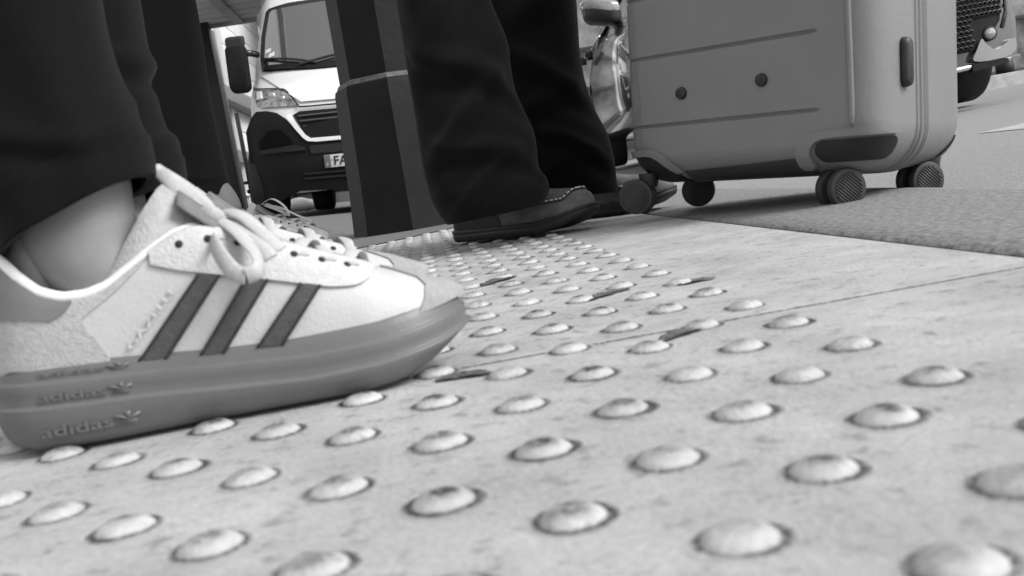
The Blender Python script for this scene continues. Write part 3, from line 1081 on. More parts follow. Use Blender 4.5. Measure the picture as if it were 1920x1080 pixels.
H0 = gpt(838, 464); T0 = gpt(1128, 432)
dirm = (T0 - H0); dirm.z = 0; angm = math.atan2(dirm.y, dirm.x)
perp = Vector((-math.sin(angm), math.cos(angm), 0))
H0 = H0 + perp * .036
M5 = Matrix.Translation(Vector((H0.x, H0.y, .0046))) @ Matrix.Rotation(angm, 4, 'Z')
T1 = gpt(1243, 392)
a6 = angm + R(6)
H1 = T1 - Vector((math.cos(a6), math.sin(a6), 0)) * .262 + perp * .02
M6 = Matrix.Translation(Vector((H1.x, H1.y, .001))) @ Matrix.Rotation(a6, 4, 'Z')
p3 = tag(bpy.data.objects.new('person', bpy.data.meshes.new('person')), 'man in wide black trousers and moccasins with pale stitching before the iron post', 'person', 'people standing on the footway')
HR5 = M5 @ Vector((-.0, 0, .88)); HL5 = M6 @ Vector((-.08, 0.03, .88))
def fold_wool(seed):
    def f(th, h, r):
        face = abs(math.sin(th)) ** .7
        u = ((th + math.pi / 2 + math.pi) % (2 * math.pi)) - math.pi        # 0 = towards the street camera side
        v = 0.0
        for h0, k, wd, am in ((.215, -.045, .020, .014), (.150, .050, .016, .012), (.095, -.035, .014, .011), (.052, .040, .011, .008), (.30, .06, .03, .010)):
            c = h0 + k * u + .012 * math.sin(u * 2.3 + seed)
            v += am * (math.exp(-((h - c) / wd) ** 2) - .7 * math.exp(-((h - c + 1.7 * wd) / wd) ** 2)) * math.exp(-(u / 1.1) ** 2)
        v += .010 * math.sin(th * 3 + seed + h * 3) * sstep(.12, .4, h)
        v += .004 * noise.noise((math.cos(th) * 1.5 + seed, math.sin(th) * 1.5, h * 8))
        return v * face
    return f
bm = bmesh.new()
TE, QE = trouser_leg(bm, [(401, 836, 1022, 5), (378, 820, 1032, 4), (352, 806, 1026, 2), (329, 800, 1012, 0), (271, 787, 1004, 4), (220, 780, 982, 0), (178, 773, 966, 0), (133, 765, 958, 0), (89, 758, 951, 0), (0, 744, 915, 0), (-120, 722, 890, 0)], 1.46, .80, hip=HR5, hip_r=.105, fold=fold_wool(0.3), nseg=96)
TF, QF = trouser_leg(bm, [(366, 1000, 1160, -6), (345, 985, 1156, -4), (300, 960, 1150, 0), (262, 940, 1138, 0), (209, 915, 1111, 0), (133, 890, 1090, 0), (60, 880, 1084, 0), (0, 872, 1079, 0), (-120, 850, 1060, 0)], 1.66, .75, hip=HL5, hip_r=.105, fold=fold_wool(2.1), nseg=96)
hips(bm, HR5, HL5, .105, 1.06, .13)
cloth_bm = bm
bm = bmesh.new()
body_mesh(bm, [foot_chain(M5, 1, TE, QE, HR5, k_=.36), foot_chain(M6, -1, TF, QF, HL5, k_=.36), ([HR5, (HR5 + HL5) / 2 + Vector((0, 0, .05)), HL5], [.08, .1, .08])])
bmesh.ops.recalc_face_normals(bm, faces=bm.faces)
bm.to_mesh(p3.data); bm.free()
for p in p3.data.polygons: p.use_smooth = True
p3.data.materials.append(skin)
COL.objects.link(p3)
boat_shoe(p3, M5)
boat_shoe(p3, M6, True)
for M in (M5, M6):
    bm = bmesh.new()
    f = lambda x, y, z: M @ Vector((x, y, z))
    tube(bm, cr([f(.12, 0, .058), f(.09, 0, .064), f(.07, 0, .085), f(.052, 0, .12), f(.05, 0, .17)], 5), lambda u: .026, 24)
    tube(bm, cr([f(.028, 0, .045), f(.022, 0, .07), f(.024, 0, .10), f(.034, 0, .13)], 5), lambda u: .020, 20)
    done('sock', bm, mat('pale_sock', 0.6, .9, .1, 200, .0004, 600), p3)
done('trousers', cloth_bm, wool, p3)

# ------------------------------------------------------------------ suitcase
SC = 0.845
SW, SD, SH = 0.4656 * SC, 0.266, 0.62
st_ = CAM_P + (Vector((.2379, 1.4959, .0731)) - CAM_P) * SC
MS = Matrix.Translation(st_) @ Matrix.Rotation(-0.904, 4, 'Z') @ Matrix.Rotation(0.0678, 4, 'Y') @ Matrix.Rotation(-0.0704, 4, 'X')
suit = thing('suitcase', st_, 'grey hard shell suitcase on four wheels beside the man', 'suitcase')
plast = mat('polycarbonate_shell', 0.185, 0.40, 0.06, 5, 0.0004, 160, spec=0.45)
blackp = mat('black_plastic', 0.018, 0.5, 0.2, 60, 0.0003, 200)
def rrect(hx, hz, r, n=6):
    """rounded rectangle outline in x, z centred on the shell"""
    out = []
    for cx, cz, a0 in ((hx - r, hz - r, 0), (-hx + r, hz - r, 90), (-hx + r, -hz + r, 180), (hx - r, -hz + r, 270)):
        for k in range(n + 1):
            a = R(a0 + 90 * k / n)
            out.append((cx + r * math.cos(a), cz + r * math.sin(a)))
    return out
Z_LO = -.020
PROF = ((0, -.0005), (.02, 0), (.10, .0), (.18, .0005), (.55, .002), (.70, .0045), (.82, .010), (.91, .018), (.97, .029), (1.0, .043))
def shell_bm(y0, y1, off=0.0):
    """closed half shell: y0 = seam side, y1 = face side"""
    bm = bmesh.new()
    s = 1 if y1 > y0 else -1
    D = abs(y1 - y0)
    rows = []
    hz = (SH - Z_LO) / 2
    for t, ins in PROF:
        o = rrect(SW / 2 - ins + off, hz - ins + off, max(.012, .058 - ins * .4), 10)
        rows.append([Vector((SW / 2 + x, y0 + s * (D * t + off * t), Z_LO + hz + z)) for x, z in o])
    grid(bm, rows, True, True, True)
    bmesh.ops.recalc_face_normals(bm, faces=bm.faces)
    return bm
def prism_xz(outline, y0, y1):
    bm = bmesh.new()
    f0 = [bm.verts.new((x, y0, z)) for x, z in outline]; f1 = [bm.verts.new((x, y1, z)) for x, z in outline]
    bm.faces.new(f0); bm.faces.new(f1[::-1])
    for k in range(len(f0)): bm.faces.new((f0[k], f0[(k + 1) % len(f0)], f1[(k + 1) % len(f0)], f1[k]))
    bmesh.ops.recalc_face_normals(bm, faces=bm.faces)
    return bm
def prism_yz(outline, x0, x1):
    bm = prism_xz(outline, x0, x1)
    for v in bm.verts: v.co = Vector((v.co.y, v.co.x, v.co.z))
    bmesh.ops.recalc_face_normals(bm, faces=bm.faces)
    return bm
def boolean(name, a_bm, b_bms, op, m, parent, sharp=35, bevel=0.0):
    o = done(name, a_bm, m, None)
    cs = []
    for b_ in b_bms:
        c = done('cutter', b_, None, None)
        cs.append(c)
        md = o.modifiers.new('b', 'BOOLEAN'); md.operation = op; md.object = c; md.solver = 'EXACT'
    if bevel:
        md = o.modifiers.new('v', 'BEVEL'); md.width = bevel; md.segments = 2; md.limit_method = 'ANGLE'; md.angle_limit = R(50)
    baked(o)
    for c in cs: bpy.data.objects.remove(c)
    md = o.modifiers.new('w', 'WEIGHTED_NORMAL')
    for p in o.data.polygons: p.use_smooth = True
    o.data.set_sharp_from_angle(angle=R(sharp))
    md.keep_sharp = True
    baked(o)
    o.data.transform(MS)
    o.parent = parent
    o.matrix_parent_inverse = world_of(parent).inverted()
    return o
mid = .1184
grooves = []
for z in (.0605, .1545, .236, .318, .40, .482):
    bm = bmesh.new()
    path = [(-.004, .060), (.0005, .045), (.0045, .033), (.010, .0195), (.018, .0098), (.029, .0033), (.043, .0002), (.10, .0002), (.18, .0002), (SW * .79, .0002), (SW * .815, -.0035)]
    rows = []
    for x, y in path:
        dx = .0036
        nx, ny = (1, 0) if x < .002 else ((.8, .6) if x < .02 else (0, 1))
        rows.append([Vector((x - nx * .006, y - ny * .006, z - .0075)), Vector((x + nx * dx, y + ny * dx, z + .0005)), Vector((x + nx * dx * .8, y + ny * dx * .8, z + .0022)), Vector((x - nx * .006, y - ny * .006, z + .0050))])
    grid(bm, rows, True, True, True)
    bmesh.ops.recalc_face_normals(bm, faces=bm.faces)
    grooves.append(bm)
boolean('front_shell', shell_bm(mid - .009, 0.0), grooves, 'DIFFERENCE', plast, suit, 30)
boolean('back_shell', shell_bm(mid + .009, SD), [], 'DIFFERENCE', plast, suit, 30)
# seam with ribs and zip
bm = bmesh.new()
def loop_at(y, ins):
    hz = (SH - Z_LO) / 2
    return [MS @ Vector((SW / 2 + x, y, Z_LO + hz + z)) for x, z in rrect(SW / 2 - ins, hz - ins, .058, 10)]
rows = [loop_at(mid - .0125, .003), loop_at(mid - .011, -.0022), loop_at(mid - .0065, -.0022), loop_at(mid - .004, .0022), loop_at(mid - .001, .0026), loop_at(mid + .001, .0026), loop_at(mid + .004, .0022), loop_at(mid + .0065, -.0022), loop_at(mid + .011, -.0022), loop_at(mid + .0125, .003)]
grid(bm, rows, True)
done('seam_frame', bm, plast, suit)
bm = bmesh.new()
grid(bm, [loop_at(mid - .0022, .0014), loop_at(mid + .0022, .0014)], True)
done('zip', bm, mat('zip_tape', 0.05, .8, .3, 300), suit)
bm = bmesh.new()
grid(bm, [loop_at(mid - .022, .0022), loop_at(mid - .021, -.0016), loop_at(mid - .019, -.0016), loop_at(mid - .018, .0022)], True)
done('shell_rib', bm, plast, suit)
def sbar(name, pts, r, m=plast):
    bm = bmesh.new()
    P = cr([Vector(p) for p in pts], 6)
    tube(bm, P, lambda u: r * min(1, 14 * u + .15, 14 * (1 - u) + .15), 8)
    return done(name, bm, m, suit, M=MS)
sbar('corner_rib', [(.3585, .0018, .036), (.3585, .0016, .10), (.3575, .0012, .2), (.357, .0010, .4), (.357, .0018, SH - .06)], .0042)
for x, z in ((.114, .1012), (.239, .105)):
    bm = bmesh.new()
    cyl(bm, (x, .004, z), (x, -.0050, z), .0092, .0080, 22, bev=.002)
    o = done('rubber_foot', bm, blackp, suit, M=MS)
    bm = bmesh.new()
    cyl(bm, (x, -.0048, z), (x, -.0058, z), .0042, .004, 16, bev=.0005)
    done('screw', bm, mat('dark_screw', .008, .5), o, M=MS)
# carry foot on the narrow side
bm = bmesh.new()
zc = .110
rows = []
for t, ins in ((0, 0), (.5, .0005), (.85, .002), (1, .005)):
    rows.append([Vector((SW - .003 + .011 * t, SD * .26 + y, zc + z)) for y, z in rrect(.0105 - ins, .030 - ins, .0095 - ins * .8, 6)])
grid(bm, rows, True, True, True)
done('side_foot', bm, blackp, suit, M=MS)
# black recesses for the wheels, each under a lip of the shell
WR = .0250
def pill(x0, x1, z0, z1, n=8):
    r = (z1 - z0) / 2
    return [(x1 - r + r * math.sin(R(180 * k / n)), z1 - r + r * math.cos(R(180 * k / n))) for k in range(n + 1)] + [(x0 + r - r * math.sin(R(180 * k / n)), z0 + r - r * math.cos(R(180 * k / n))) for k in range(n + 1)]
housm = mat('wheel_housing_plastic', .010, .5, .2, 60, .0003, 200)
boolean('wheel_housing', prism_xz(pill(.309, .425, -.004, .0235), -.03, .056), [shell_bm(mid - .009, 0.0, .0012), prism_yz(pill(-.1, .058, -.004, .0235), SW - .2, SW + .06)], 'INTERSECT', housm, suit)
boolean('wheel_arch', prism_xz([(p.x, p.y) for p in cr([Vector(q) for q in ((.288, -.012, 0), (.284, .004, 0), (.287, .017, 0), (.296, .0275, 0), (.3125, .0338, 0), (.335, .0352, 0), (.361, .0354, 0), (.395, .0345, 0), (.412, .0315, 0), (.405, .0265, 0), (.361, .0262, 0), (.335, .0260, 0), (.318, .0238, 0), (.3075, .017, 0), (.303, .006, 0), (.304, -.010, 0))], 4, closed=True)], -.03, .050), [shell_bm(mid - .009, 0.0, .0050)], 'INTERSECT', plast, suit, bevel=.0018)
boolean('wheel_housing', prism_xz([(-.03, .0185), (.054, .0195), (.070, .0115), (.094, -.004), (.094, -.03), (-.03, -.03)], -.03, .050), [shell_bm(mid - .009, 0.0, .0016)], 'INTERSECT', housm, suit)
boolean('wheel_arch', prism_xz([(-.03, .0185), (.046, .0195), (.058, .0175), (.068, .0125), (.078, .0045), (.086, -.002), (.096, -.008), (.106, -.006), (.098, .002), (.088, .011), (.079, .0195), (.068, .0262), (.055, .0290), (-.03, .0280)], -.03, .054), [shell_bm(mid - .009, 0.0, .0045)], 'INTERSECT', plast, suit, bevel=.0018)
boolean('wheel_housing', prism_yz([(SD + .03, .0215), (.233, .0205), (.206, -.004), (.190, -.03), (SD + .03, -.03)], SW - .07, SW + .03), [shell_bm(mid + .009, SD, .0016)], 'INTERSECT', housm, suit)
boolean('wheel_housing', prism_yz([(SD + .03, .0215), (.233, .0205), (.206, -.004), (.190, -.03), (SD + .03, -.03)], -.03, .07), [shell_bm(mid + .009, SD, .0016)], 'INTERSECT', housm, suit)
boolean('underside_shade', prism_xz([(.104, -.03), (.104, -.004), (.20, .000), (.296, .0045), (.30, -.03)], -.03, mid - .02), [shell_bm(mid - .009, 0.0, .0008)], 'INTERSECT', mat('shaded_bottom_plastic', .05, .6, .2, 40), suit)  # dark skin where the shell curves under: its shading painted as colour
def castor(x, y, yaw, wx, wy, label=None):
    """twin castor; wheel axle stands (wx, wy) off the swivel"""
    bm = bmesh.new()
    cyl(bm, (x, y, -.004), (x, y, -.024), .015, .012, 20, bev=.002)
    a = Vector((x, y, -.018)); b = Vector((x + wx, y + wy, -.0365))
    d = Vector((-wy, wx, 0)).normalized()
    for s in (-1,):
        o = [a + d * .009, a - d * .009, b - d * .006, b + d * .006]
        up = Vector((0, 0, .012)); fw = Vector((wx, wy, 0)).normalized() * .013
        vs = [bm.verts.new(p) for p in (a + d * .007 - fw, a - d * .007 - fw, a - d * .007 + fw, a + d * .007 + fw, b + d * .006 - fw * .6 - up * .5, b - d * .006 - fw * .6 - up * .5, b - d * .006 + fw * .3 - up * .3, b + d * .006 + fw * .3 - up * .3)]
        for q in ((0, 1, 2, 3), (4, 7, 6, 5), (0, 4, 5, 1), (1, 5, 6, 2), (2, 6, 7, 3), (3, 7, 4, 0)): bm.faces.new([vs[i] for i in q])
    fork = done('castor_fork', bm, blackp, suit, sharp=40, M=MS)
    for s in (-1, 1):
        bm = bmesh.new()
        c0 = b + d * s * .0065; c1 = b + d * s * .0185
        cyl(bm, c0, c1, WR, WR, 40, bev=.0025)
        # dished, ribbed cap
        e = b + d * s * .0192
        cyl(bm, c1, e, WR * .80, WR * .78, 36)
        wh = done('wheel', bm, mat('wheel_rubber', .026, .55, .25, 80, .0002, 300), fork, sharp=40, M=MS)
    for s in (-1, 1):
        bm = bmesh.new()
        e = b + d * s * .0194
        ax = Vector((0, 0, 1)); t = d.cross(ax)
        dirr = (ax * .62 + t * .78); pr = d.cross(dirr)
        for k in range(-5, 6):
            o = k * WR * .135
            L = math.sqrt(max(0, (WR * .74) ** 2 - o * o))
            p, q = e + pr * o - dirr * L, e + pr * o + dirr * L
            tube(bm, [p, p.lerp(q, .5), q], .0011, 6)
        done('hub_ribs', bm, mat('hub_plastic', .045, .5, .2, 60), fork, M=MS)
    return fork
for x, y, wx, wy in ((.0345, .020, -.0155, -.008), (.3345, .0445, -.008, -.0150), (.357, .212, -.007, -.0145), (.026, .178, -.014, -.009)):
    castor(x, y, 0, wx, wy)
# handle on the top
bm = bmesh.new()
tube(bm, cr([(SW * .33, SD / 2, SH - .002), (SW * .34, SD / 2, SH + .025), (SW * .5, SD / 2, SH + .032), (SW * .66, SD / 2, SH + .025), (SW * .67, SD / 2, SH - .002)], 6), .009, 10)
done('handle', bm, blackp, suit, M=MS)

# ------------------------------------------------------------------ iron post
pc = gpt(775, 432) + hflat * .145
iron = mat('cast_iron_paint', 0.0065, 0.6, 0.5, 9, 0.0010, 45, spec=0.22)
post = thing('lamp_post', (pc.x, pc.y, 0), 'dark octagonal cast iron lamp post with a stepped base behind the man', 'lamp post')
PS = .0143
a0 = math.atan2((CAM_P - pc).y, (CAM_P - pc).x) + R(-4)
def octo(r, z, dx=0):
    return [Vector((pc.x + r * math.cos(a0 + k * math.pi / 4), pc.y + r * math.sin(a0 + k * math.pi / 4), z)) for k in range(8)]
bm = bmesh.new()
grid(bm, [octo(.176, -.01), octo(.173, .01), octo(.166, .12), octo(.157, .375), octo(.154, .388), octo(.146, .394)], True, True, True)
base = done('base', bm, iron, post, sharp=25)
bm = bmesh.new()
grid(bm, [octo(.1475, .386), octo(.149, .392), octo(.1435, .403), octo(.137, .406)], True, True, True)
done('collar', bm, mat('chipped_edge', .075, .7, .6, 60, .001, 120), post, sharp=25)
bm = bmesh.new()
grid(bm, [octo(.1385, .40), octo(.136, .7), octo(.134, 1.2), octo(.09, 1.35), octo(.07, 2.5), octo(.05, 5.0)], True, True, True)
done('shaft', bm, iron, post, sharp=25)
# ------------------------------------------------------------------ van
VO = Vector((-.640, 8.2983, .0072))
MV = Matrix.Translation(VO) @ Matrix.Rotation(R(0.0), 4, 'Z') @ Matrix.Rotation(R(3.3), 4, 'Y')
van = thing('van', VO, 'white delivery van with a black bumper parked behind the iron post', 'van')
wpaint = mat('white_van_paint', 0.62, 0.3, 0.03, 3, coat=.6)
bump_m = mat('bumper_plastic', 0.0050, 0.75, 0.15, 40, .0005, 200, spec=.25)
glossb = mat('black_gloss', 0.012, 0.25)
glass = mat('windscreen_glass', 0.03, 0.03, coat=1.0, ior=2.3)
tyre = mat('tyre_rubber', 0.012, 0.8, 0.3, 40)
chrome = mat('chrome', 0.75, 0.15, metal=1.0)
def vy(x, z):
    c = .24 * min(1, abs(x) / .88) ** 5 + .05 * (x / .9) ** 2
    s = interp([(0.0, .10), (.2, .04), (.4, .0), (.62, 0), (.8, .02), (.9, .06), (1.0, .12), (1.13, .30), (1.27, .52), (1.9, .98), (2.05, 1.12), (2.12, 1.30)], z)
    return s + c
def vhw(z):
    return interp([(.15, .83), (.4, .875), (.75, .895), (.85, .86), (1.24, .855), (1.5, .83), (1.8, .775), (2.03, .725), (2.12, .62)], z)
def vproj(x, z, off):
    return MV @ Vector((x, vy(x, z) - off, z))
# front and sides of the body in one skin
bm = bmesh.new()
rows = []
for z in [.2, .3, .4, .5, .6, .7, .78, .85, .92, 1.0, 1.07, 1.14, 1.2, 1.27, 1.4, 1.55, 1.7, 1.85, 1.95, 2.03, 2.08, 2.12]:
    h = vhw(z)
    row = [Vector((-.88, 5.0, z)), Vector((-.885, 3.0, z)), Vector((-.885, 1.6, z)) if z < 2.0 else Vector((-.84, 1.7, z))]
    for k in range(25):
        x = -h + 2 * h * k / 24
        row.append(Vector((x, vy(x, z), z)))
    row += [Vector((.885, 1.6, z)) if z < 2.0 else Vector((.84, 1.7, z)), Vector((.885, 3.0, z)), Vector((.88, 5.0, z))]
    rows.append(row)
last = [Vector((p.x * .8, p.y, 2.2)) for p in rows[-1]]
rows.append(last)
vr = grid(bm, rows)
bm.faces.new(vr[-1])
bm.faces.new([r[0] for r in vr] + [r[-1] for r in vr][::-1])
done('body', bm, wpaint, van, sharp=60, M=MV)
def vpanel(name, outline, m, off, mirror=False, parent=None, base=0.0, cuts=3, sharp=45):
    res = []
    for s in ((1, -1) if mirror else (1,)):
        bm = bmesh.new()
        poly_panel(bm, [(x * s, z) for x, z in outline], lambda x, z, o: vproj(x, z, o + base if o else base - .004), off, cuts)
        res.append(done(name, bm, m, parent or van, sharp=sharp))
    return res
bumper_o = [(-.900, .15), (-.905, .40), (-.912, .62), (-.915, .76), (-.865, .87), (-.80, .922), (-.70, .912), (-.611, .883), (-.542, .827), (-.471, .734), (-.419, .652), (-.376, .606), (-.30, .592), (0, .590), (.30, .592), (.376, .606), (.419, .652), (.471, .734), (.542, .827), (.611, .883), (.70, .912), (.80, .922), (.865, .87), (.915, .76), (.912, .62), (.905, .40), (.900, .15), (.70, .14), (.50, .215), (-.50, .215), (-.70, .14)]
vpanel('bumper', bumper_o, bump_m, .035, cuts=4)
bumper = van.children[-1]
vpanel('fog_recess', [(-.80, .66), (-.70, .74), (-.60, .74), (-.52, .66), (-.50, .60), (-.80, .59)], mat('recess_plastic', .003, .8, spec=.1), .012, True, base=.036)
vpanel('bumper_ledge', [(-.80, .585), (-.48, .60), (-.40, .57), (-.40, .545), (-.80, .555)], mat('bumper_ledge_plastic', .018, .7, .1, 30, spec=.25), .016, True, base=.036)
vpanel('windscreen', [(-.775, 1.315), (-.790, 1.45), (-.775, 1.65), (-.725, 1.895), (-.695, 1.925), (-.5, 1.955), (0, 1.975), (.5, 1.955), (.695, 1.925), (.725, 1.895), (.775, 1.65), (.790, 1.45), (.775, 1.315), (.70, 1.295), (.3, 1.268), (0, 1.26), (-.3, 1.268), (-.70, 1.295)], glossb, .012, cuts=4)
ws = van.children[-1]
vpanel('pane', [(-.735, 1.345), (-.745, 1.46), (-.728, 1.65), (-.685, 1.875), (-.66, 1.90), (0, 1.94), (.66, 1.90), (.685, 1.875), (.728, 1.65), (.745, 1.46), (.735, 1.345), (.3, 1.33), (0, 1.325), (-.3, 1.33)], glass, .004, base=.013, cuts=4, parent=ws)
vpanel('cowl', [(-.76, 1.318), (-.3, 1.275), (0, 1.266), (.3, 1.275), (.76, 1.318), (.74, 1.36), (.3, 1.333), (0, 1.327), (-.3, 1.333), (-.74, 1.36)], bump_m, .010, base=.018, cuts=3)
for pts in ([(-.764, 1.425), (-.6, 1.40), (-.45, 1.372), (-.27, 1.325)], [(.03, 1.40), (-.15, 1.372), (-.3, 1.345), (-.42, 1.322)]):
    bm = bmesh.new()
    tube(bm, cr([vproj(x, z, .045) for x, z in pts], 6), .012, 6)
    done('wiper', bm, glossb, van)
for q in ([(-.735, 1.475), (-.683, 1.487), (-.677, 1.522), (-.729, 1.510)], [(-.705, 1.428), (-.650, 1.440), (-.645, 1.480), (-.697, 1.468)]):
    vpanel('sticker', q, mat('paper_white', .7, .7), .003, base=.018, cuts=1, parent=ws)
# bonnet: raised centre
vpanel('bonnet', [(-.78, 1.268), (-.55, 1.225), (-.495, 1.18), (-.455, 1.05), (-.425, .972), (-.40, .955), (0, .948), (.40, .955), (.425, .972), (.455, 1.05), (.495, 1.18), (.55, 1.225), (.78, 1.268), (.3, 1.255), (-.3, 1.255)], wpaint, .022, cuts=4, sharp=30)
for s in (1, -1):
    bm = bmesh.new()
    tube(bm, cr([vproj(x * s, z, .022) for x, z in ((-.835, 1.146), (-.60, 1.102), (-.525, 1.068), (-.425, .925), (-.40, .912), (-.2, .907), (0, .905))], 5), .0075, 6)
    done('bonnet_gap', bm, glossb, van)
# headlights
lampm = mat('lamp_reflector', .30, .2, .6, 14, metal=.6, coat=1.0)
for s in (1, -1):
    bm = bmesh.new()
    poly_panel(bm, [(x * s, z) for x, z in [(-.825, 1.130), (-.70, 1.112), (-.571, 1.082), (-.529, 1.052), (-.424, .925), (-.60, .936), (-.735, .945), (-.79, .968), (-.816, 1.055)]], lambda x, z, o: vproj(x, z, o + .006 if o else -.004), .014, 4)
    h = done('headlight', bm, mat('headlamp_glass', .16, .08, .85, 18, coat=1.0, spec=.8), van, sharp=45)
    bm = bmesh.new()
    poly_panel(bm, [(x * s, z) for x, z in [(-.818, 1.118), (-.755, 1.108), (-.735, 1.03), (-.80, 1.03)]], lambda x, z, o: vproj(x, z, o + .02 if o else .015), .006, 2)
    done('indicator', bm, mat('indicator_lens', .62, .15, coat=1.0), h)
    for cx, cz, r in ((-.655, 1.035, .042), (-.56, 1.00, .032)):
        bm = bmesh.new()
        p = vproj(cx * s, cz, .018); q = vproj(cx * s, cz, .030)
        cyl(bm, p, q, r, r * .8, 20)
        done('reflector', bm, lampm, h)
# grille with its white surround
vpanel('grille_surround', [(-.535, .845), (-.49, .86), (-.44, .76), (-.385, .672), (-.345, .640), (0, .632), (.345, .640), (.385, .672), (.44, .76), (.49, .86), (.535, .845), (.471, .735), (.410, .650), (.375, .618), (.30, .606), (0, .602), (-.30, .606), (-.375, .618), (-.410, .650), (-.471, .735)], mat('grille_chrome_white', .75, .25), .012, base=.036, cuts=2)
vpanel('grille', [(-.475, .850), (-.42, .875), (0, .868), (.42, .875), (.475, .850), (.43, .76), (.375, .672), (.335, .645), (0, .638), (-.335, .645), (-.375, .672), (-.43, .76)], mat('grille_black', .004, .6, spec=.2), .010, base=.006, cuts=3)
gr = van.children[-1]
for z, hw in ((.835, .43), (.790, .42), (.745, .40), (.705, .37), (.668, .345)):
    bm = bmesh.new()
    rows = []
    for k in range(17):
        x = -hw + 2 * hw * k / 16
        rows.append([vproj(x, z - .010, .014), vproj(x, z - .008, .030), vproj(x, z + .004, .034), vproj(x, z + .008, .016)])
    grid(bm, rows)
    done('slat', bm, mat('grille_slat', .06, .5), gr)
vpanel('air_slot', [(-.365, .578), (0, .574), (.365, .578), (.358, .510), (0, .506), (-.358, .510)], mat('slot_black', .006, .6), .006, base=.036, cuts=2)
for z in (.36, .32):
    vpanel('lower_slat', [(-.44, z), (0, z - .01), (.44, z), (.44, z - .016), (0, z - .026), (-.44, z - .016)], mat('lower_slat_plastic', .012, .5), .014, base=.036, cuts=2)
# number plate: strip with F, then the number
vpanel('number_plate', [(-.255, .487), (.265, .487), (.265, .382), (-.255, .382)], mat('plate_white', .55, .4), .012, base=.040, cuts=2)
npl = van.children[-1]
vpanel('plate_band', [(-.253, .485), (-.205, .485), (-.205, .384), (-.253, .384)], mat('plate_band_colour', .12, .4), .003, base=.054, cuts=1, parent=npl)
def vtext(s, x0, z0, size, m, depth=.058):
    bm = text_mesh(s, size, .001, bold=.01 * size)
    for v in bm.verts: v.co = vproj(x0 + v.co.x, z0 + v.co.y, depth + v.co.z)
    done('lettering', bm, m, npl)
vtext('F', -.240, .395, .035, mat('plate_pale', .55, .5), .059)
vtext('FA', -.182, .400, .105, glossb, .056)
bm = bmesh.new()
box(bm, (-.198, .0, .440), (-.190, .006, .448))
for v in bm.verts: v.co = vproj(v.co.x, v.co.z, .055 + v.co.y)
done('rivet', bm, glossb, npl)
# mirrors
for s in (1, -1):
    bm = bmesh.new()
    rows = []
    for t, k in ((0, .80), (.12, .95), (.5, 1), (.85, .97), (1, .86)):
        rows.append([Vector((s * (-.965 + x * k), .55 + .16 * t, 1.345 + z * k)) for x, z in rrect(.092, .215, .06, 6)])
    grid(bm, rows, True, True, True)
    bmesh.ops.transform(bm, matrix=MV, verts=bm.verts)
    mo = done('mirror', bm, mat('mirror_plastic', .006, .75, .1, 30, spec=.2), van, sharp=40)
    bm = bmesh.new()
    for z in (1.48,):
        tube(bm, [MV @ Vector((s * -.90, .64, z)), MV @ Vector((s * -.85, .70, z)), MV @ Vector((s * -.80, .76, z - .01))], .03, 8)
    done('mirror_arm', bm, glossb, mo)
    bm = bmesh.new()
    rows = [[Vector((s * (-.965 + x * k), .70 - .14 * t, 1.555 + .04 * (1 - t) + z * k)) for x, z in rrect(.085, .05, .03, 5)] for t, k in ((0, .9), (.5, 1.0), (1, .8))]
    grid(bm, rows, True, True, True)
    done('mirror_cap', bm, mat('mirror_cap_plastic', .02, .5, spec=.3), mo, sharp=40, M=MV)
# wheels and dark underside
def wheel(parent, Mx, x, y, r, wd, name='wheel'):
    bm = bmesh.new()
    cyl(bm, (x - wd / 2, y, r), (x + wd / 2, y, r), r, r, 36, bev=.03)
    o = done(name, bm, tyre, parent, sharp=40, M=Mx)
    bm = bmesh.new()
    s = -1 if x < 0 else 1
    cyl(bm, (x + s * (wd / 2 - .01), y, r), (x + s * (wd / 2 + .004), y, r), r * .62, r * .55, 28, bev=.01)
    done('rim', bm, mat('steel_rim', .08, .4, metal=.7), o, sharp=40, M=Mx)
    return o
for x in (-.79, .79):
    wheel(van, MV, x * 1.02, .52, .32, .26); wheel(van, MV, x * .86, 3.9, .32, .24)
bm = bmesh.new()
box(bm, (-.80, .2, .24), (.80, 4.9, .36), .03)
box(bm, (-.06, .9, .20), (.06, 4.2, .30), .02)
done('chassis', bm, mat('underbody', .012, .8), van, sharp=40, M=MV)

# ------------------------------------------------------------------ car
ca = R(7.2)
CO = at(1588, 318, 4.0); CO.z = .058
MC = Matrix.Translation(CO) @ Matrix.Rotation(-ca, 4, 'Z') @ Matrix.Rotation(R(-2.0), 4, 'Y') @ Matrix.Diagonal((.945, 1, 1, 1))
car = thing('car', CO, 'dark glossy car with a honeycomb grille standing behind the suitcase', 'car')
cpaint = mat('dark_car_paint', 0.030, 0.18, 0.05, 4, coat=1.0, spec=.6)
def car_ring(y, wd, zb, zs, zt, wt):
    h = [(0, zb), (wd * .80, zb), (wd * .97, zb + .04), (wd, zb + (zs - zb) * .35), (wd * (.985 - .02 * sstep(.2, 1.2, y)), zs - .10), (wd * (.94 - .02 * sstep(.2, 1.2, y)), zs), (wt, zt - .02), (wt * .72, zt), (0, zt + .012)]
    return [Vector((x, y, z)) for x, z in h] + [Vector((-x, y, z)) for x, z in h[::-1][1:-1]]
bm = bmesh.new()
rings = [(0.02, .55, .17, .40, .46, .45), (.06, .70, .15, .48, .53, .56), (.20, .815, .15, .56, .60, .66), (.45, .855, .15, .62, .66, .70), (.85, .865, .15, .67, .71, .70), (1.10, .868, .15, .70, .745, .66), (1.30, .87, .15, .715, .84, .60), (1.75, .87, .15, .725, 1.10, .555), (2.2, .87, .15, .735, 1.17, .56), (2.9, .865, .15, .745, 1.15, .56), (3.3, .85, .17, .745, 1.02, .54), (3.55, .80, .20, .70, .78, .6), (3.66, .6, .28, .6, .64, .45)]
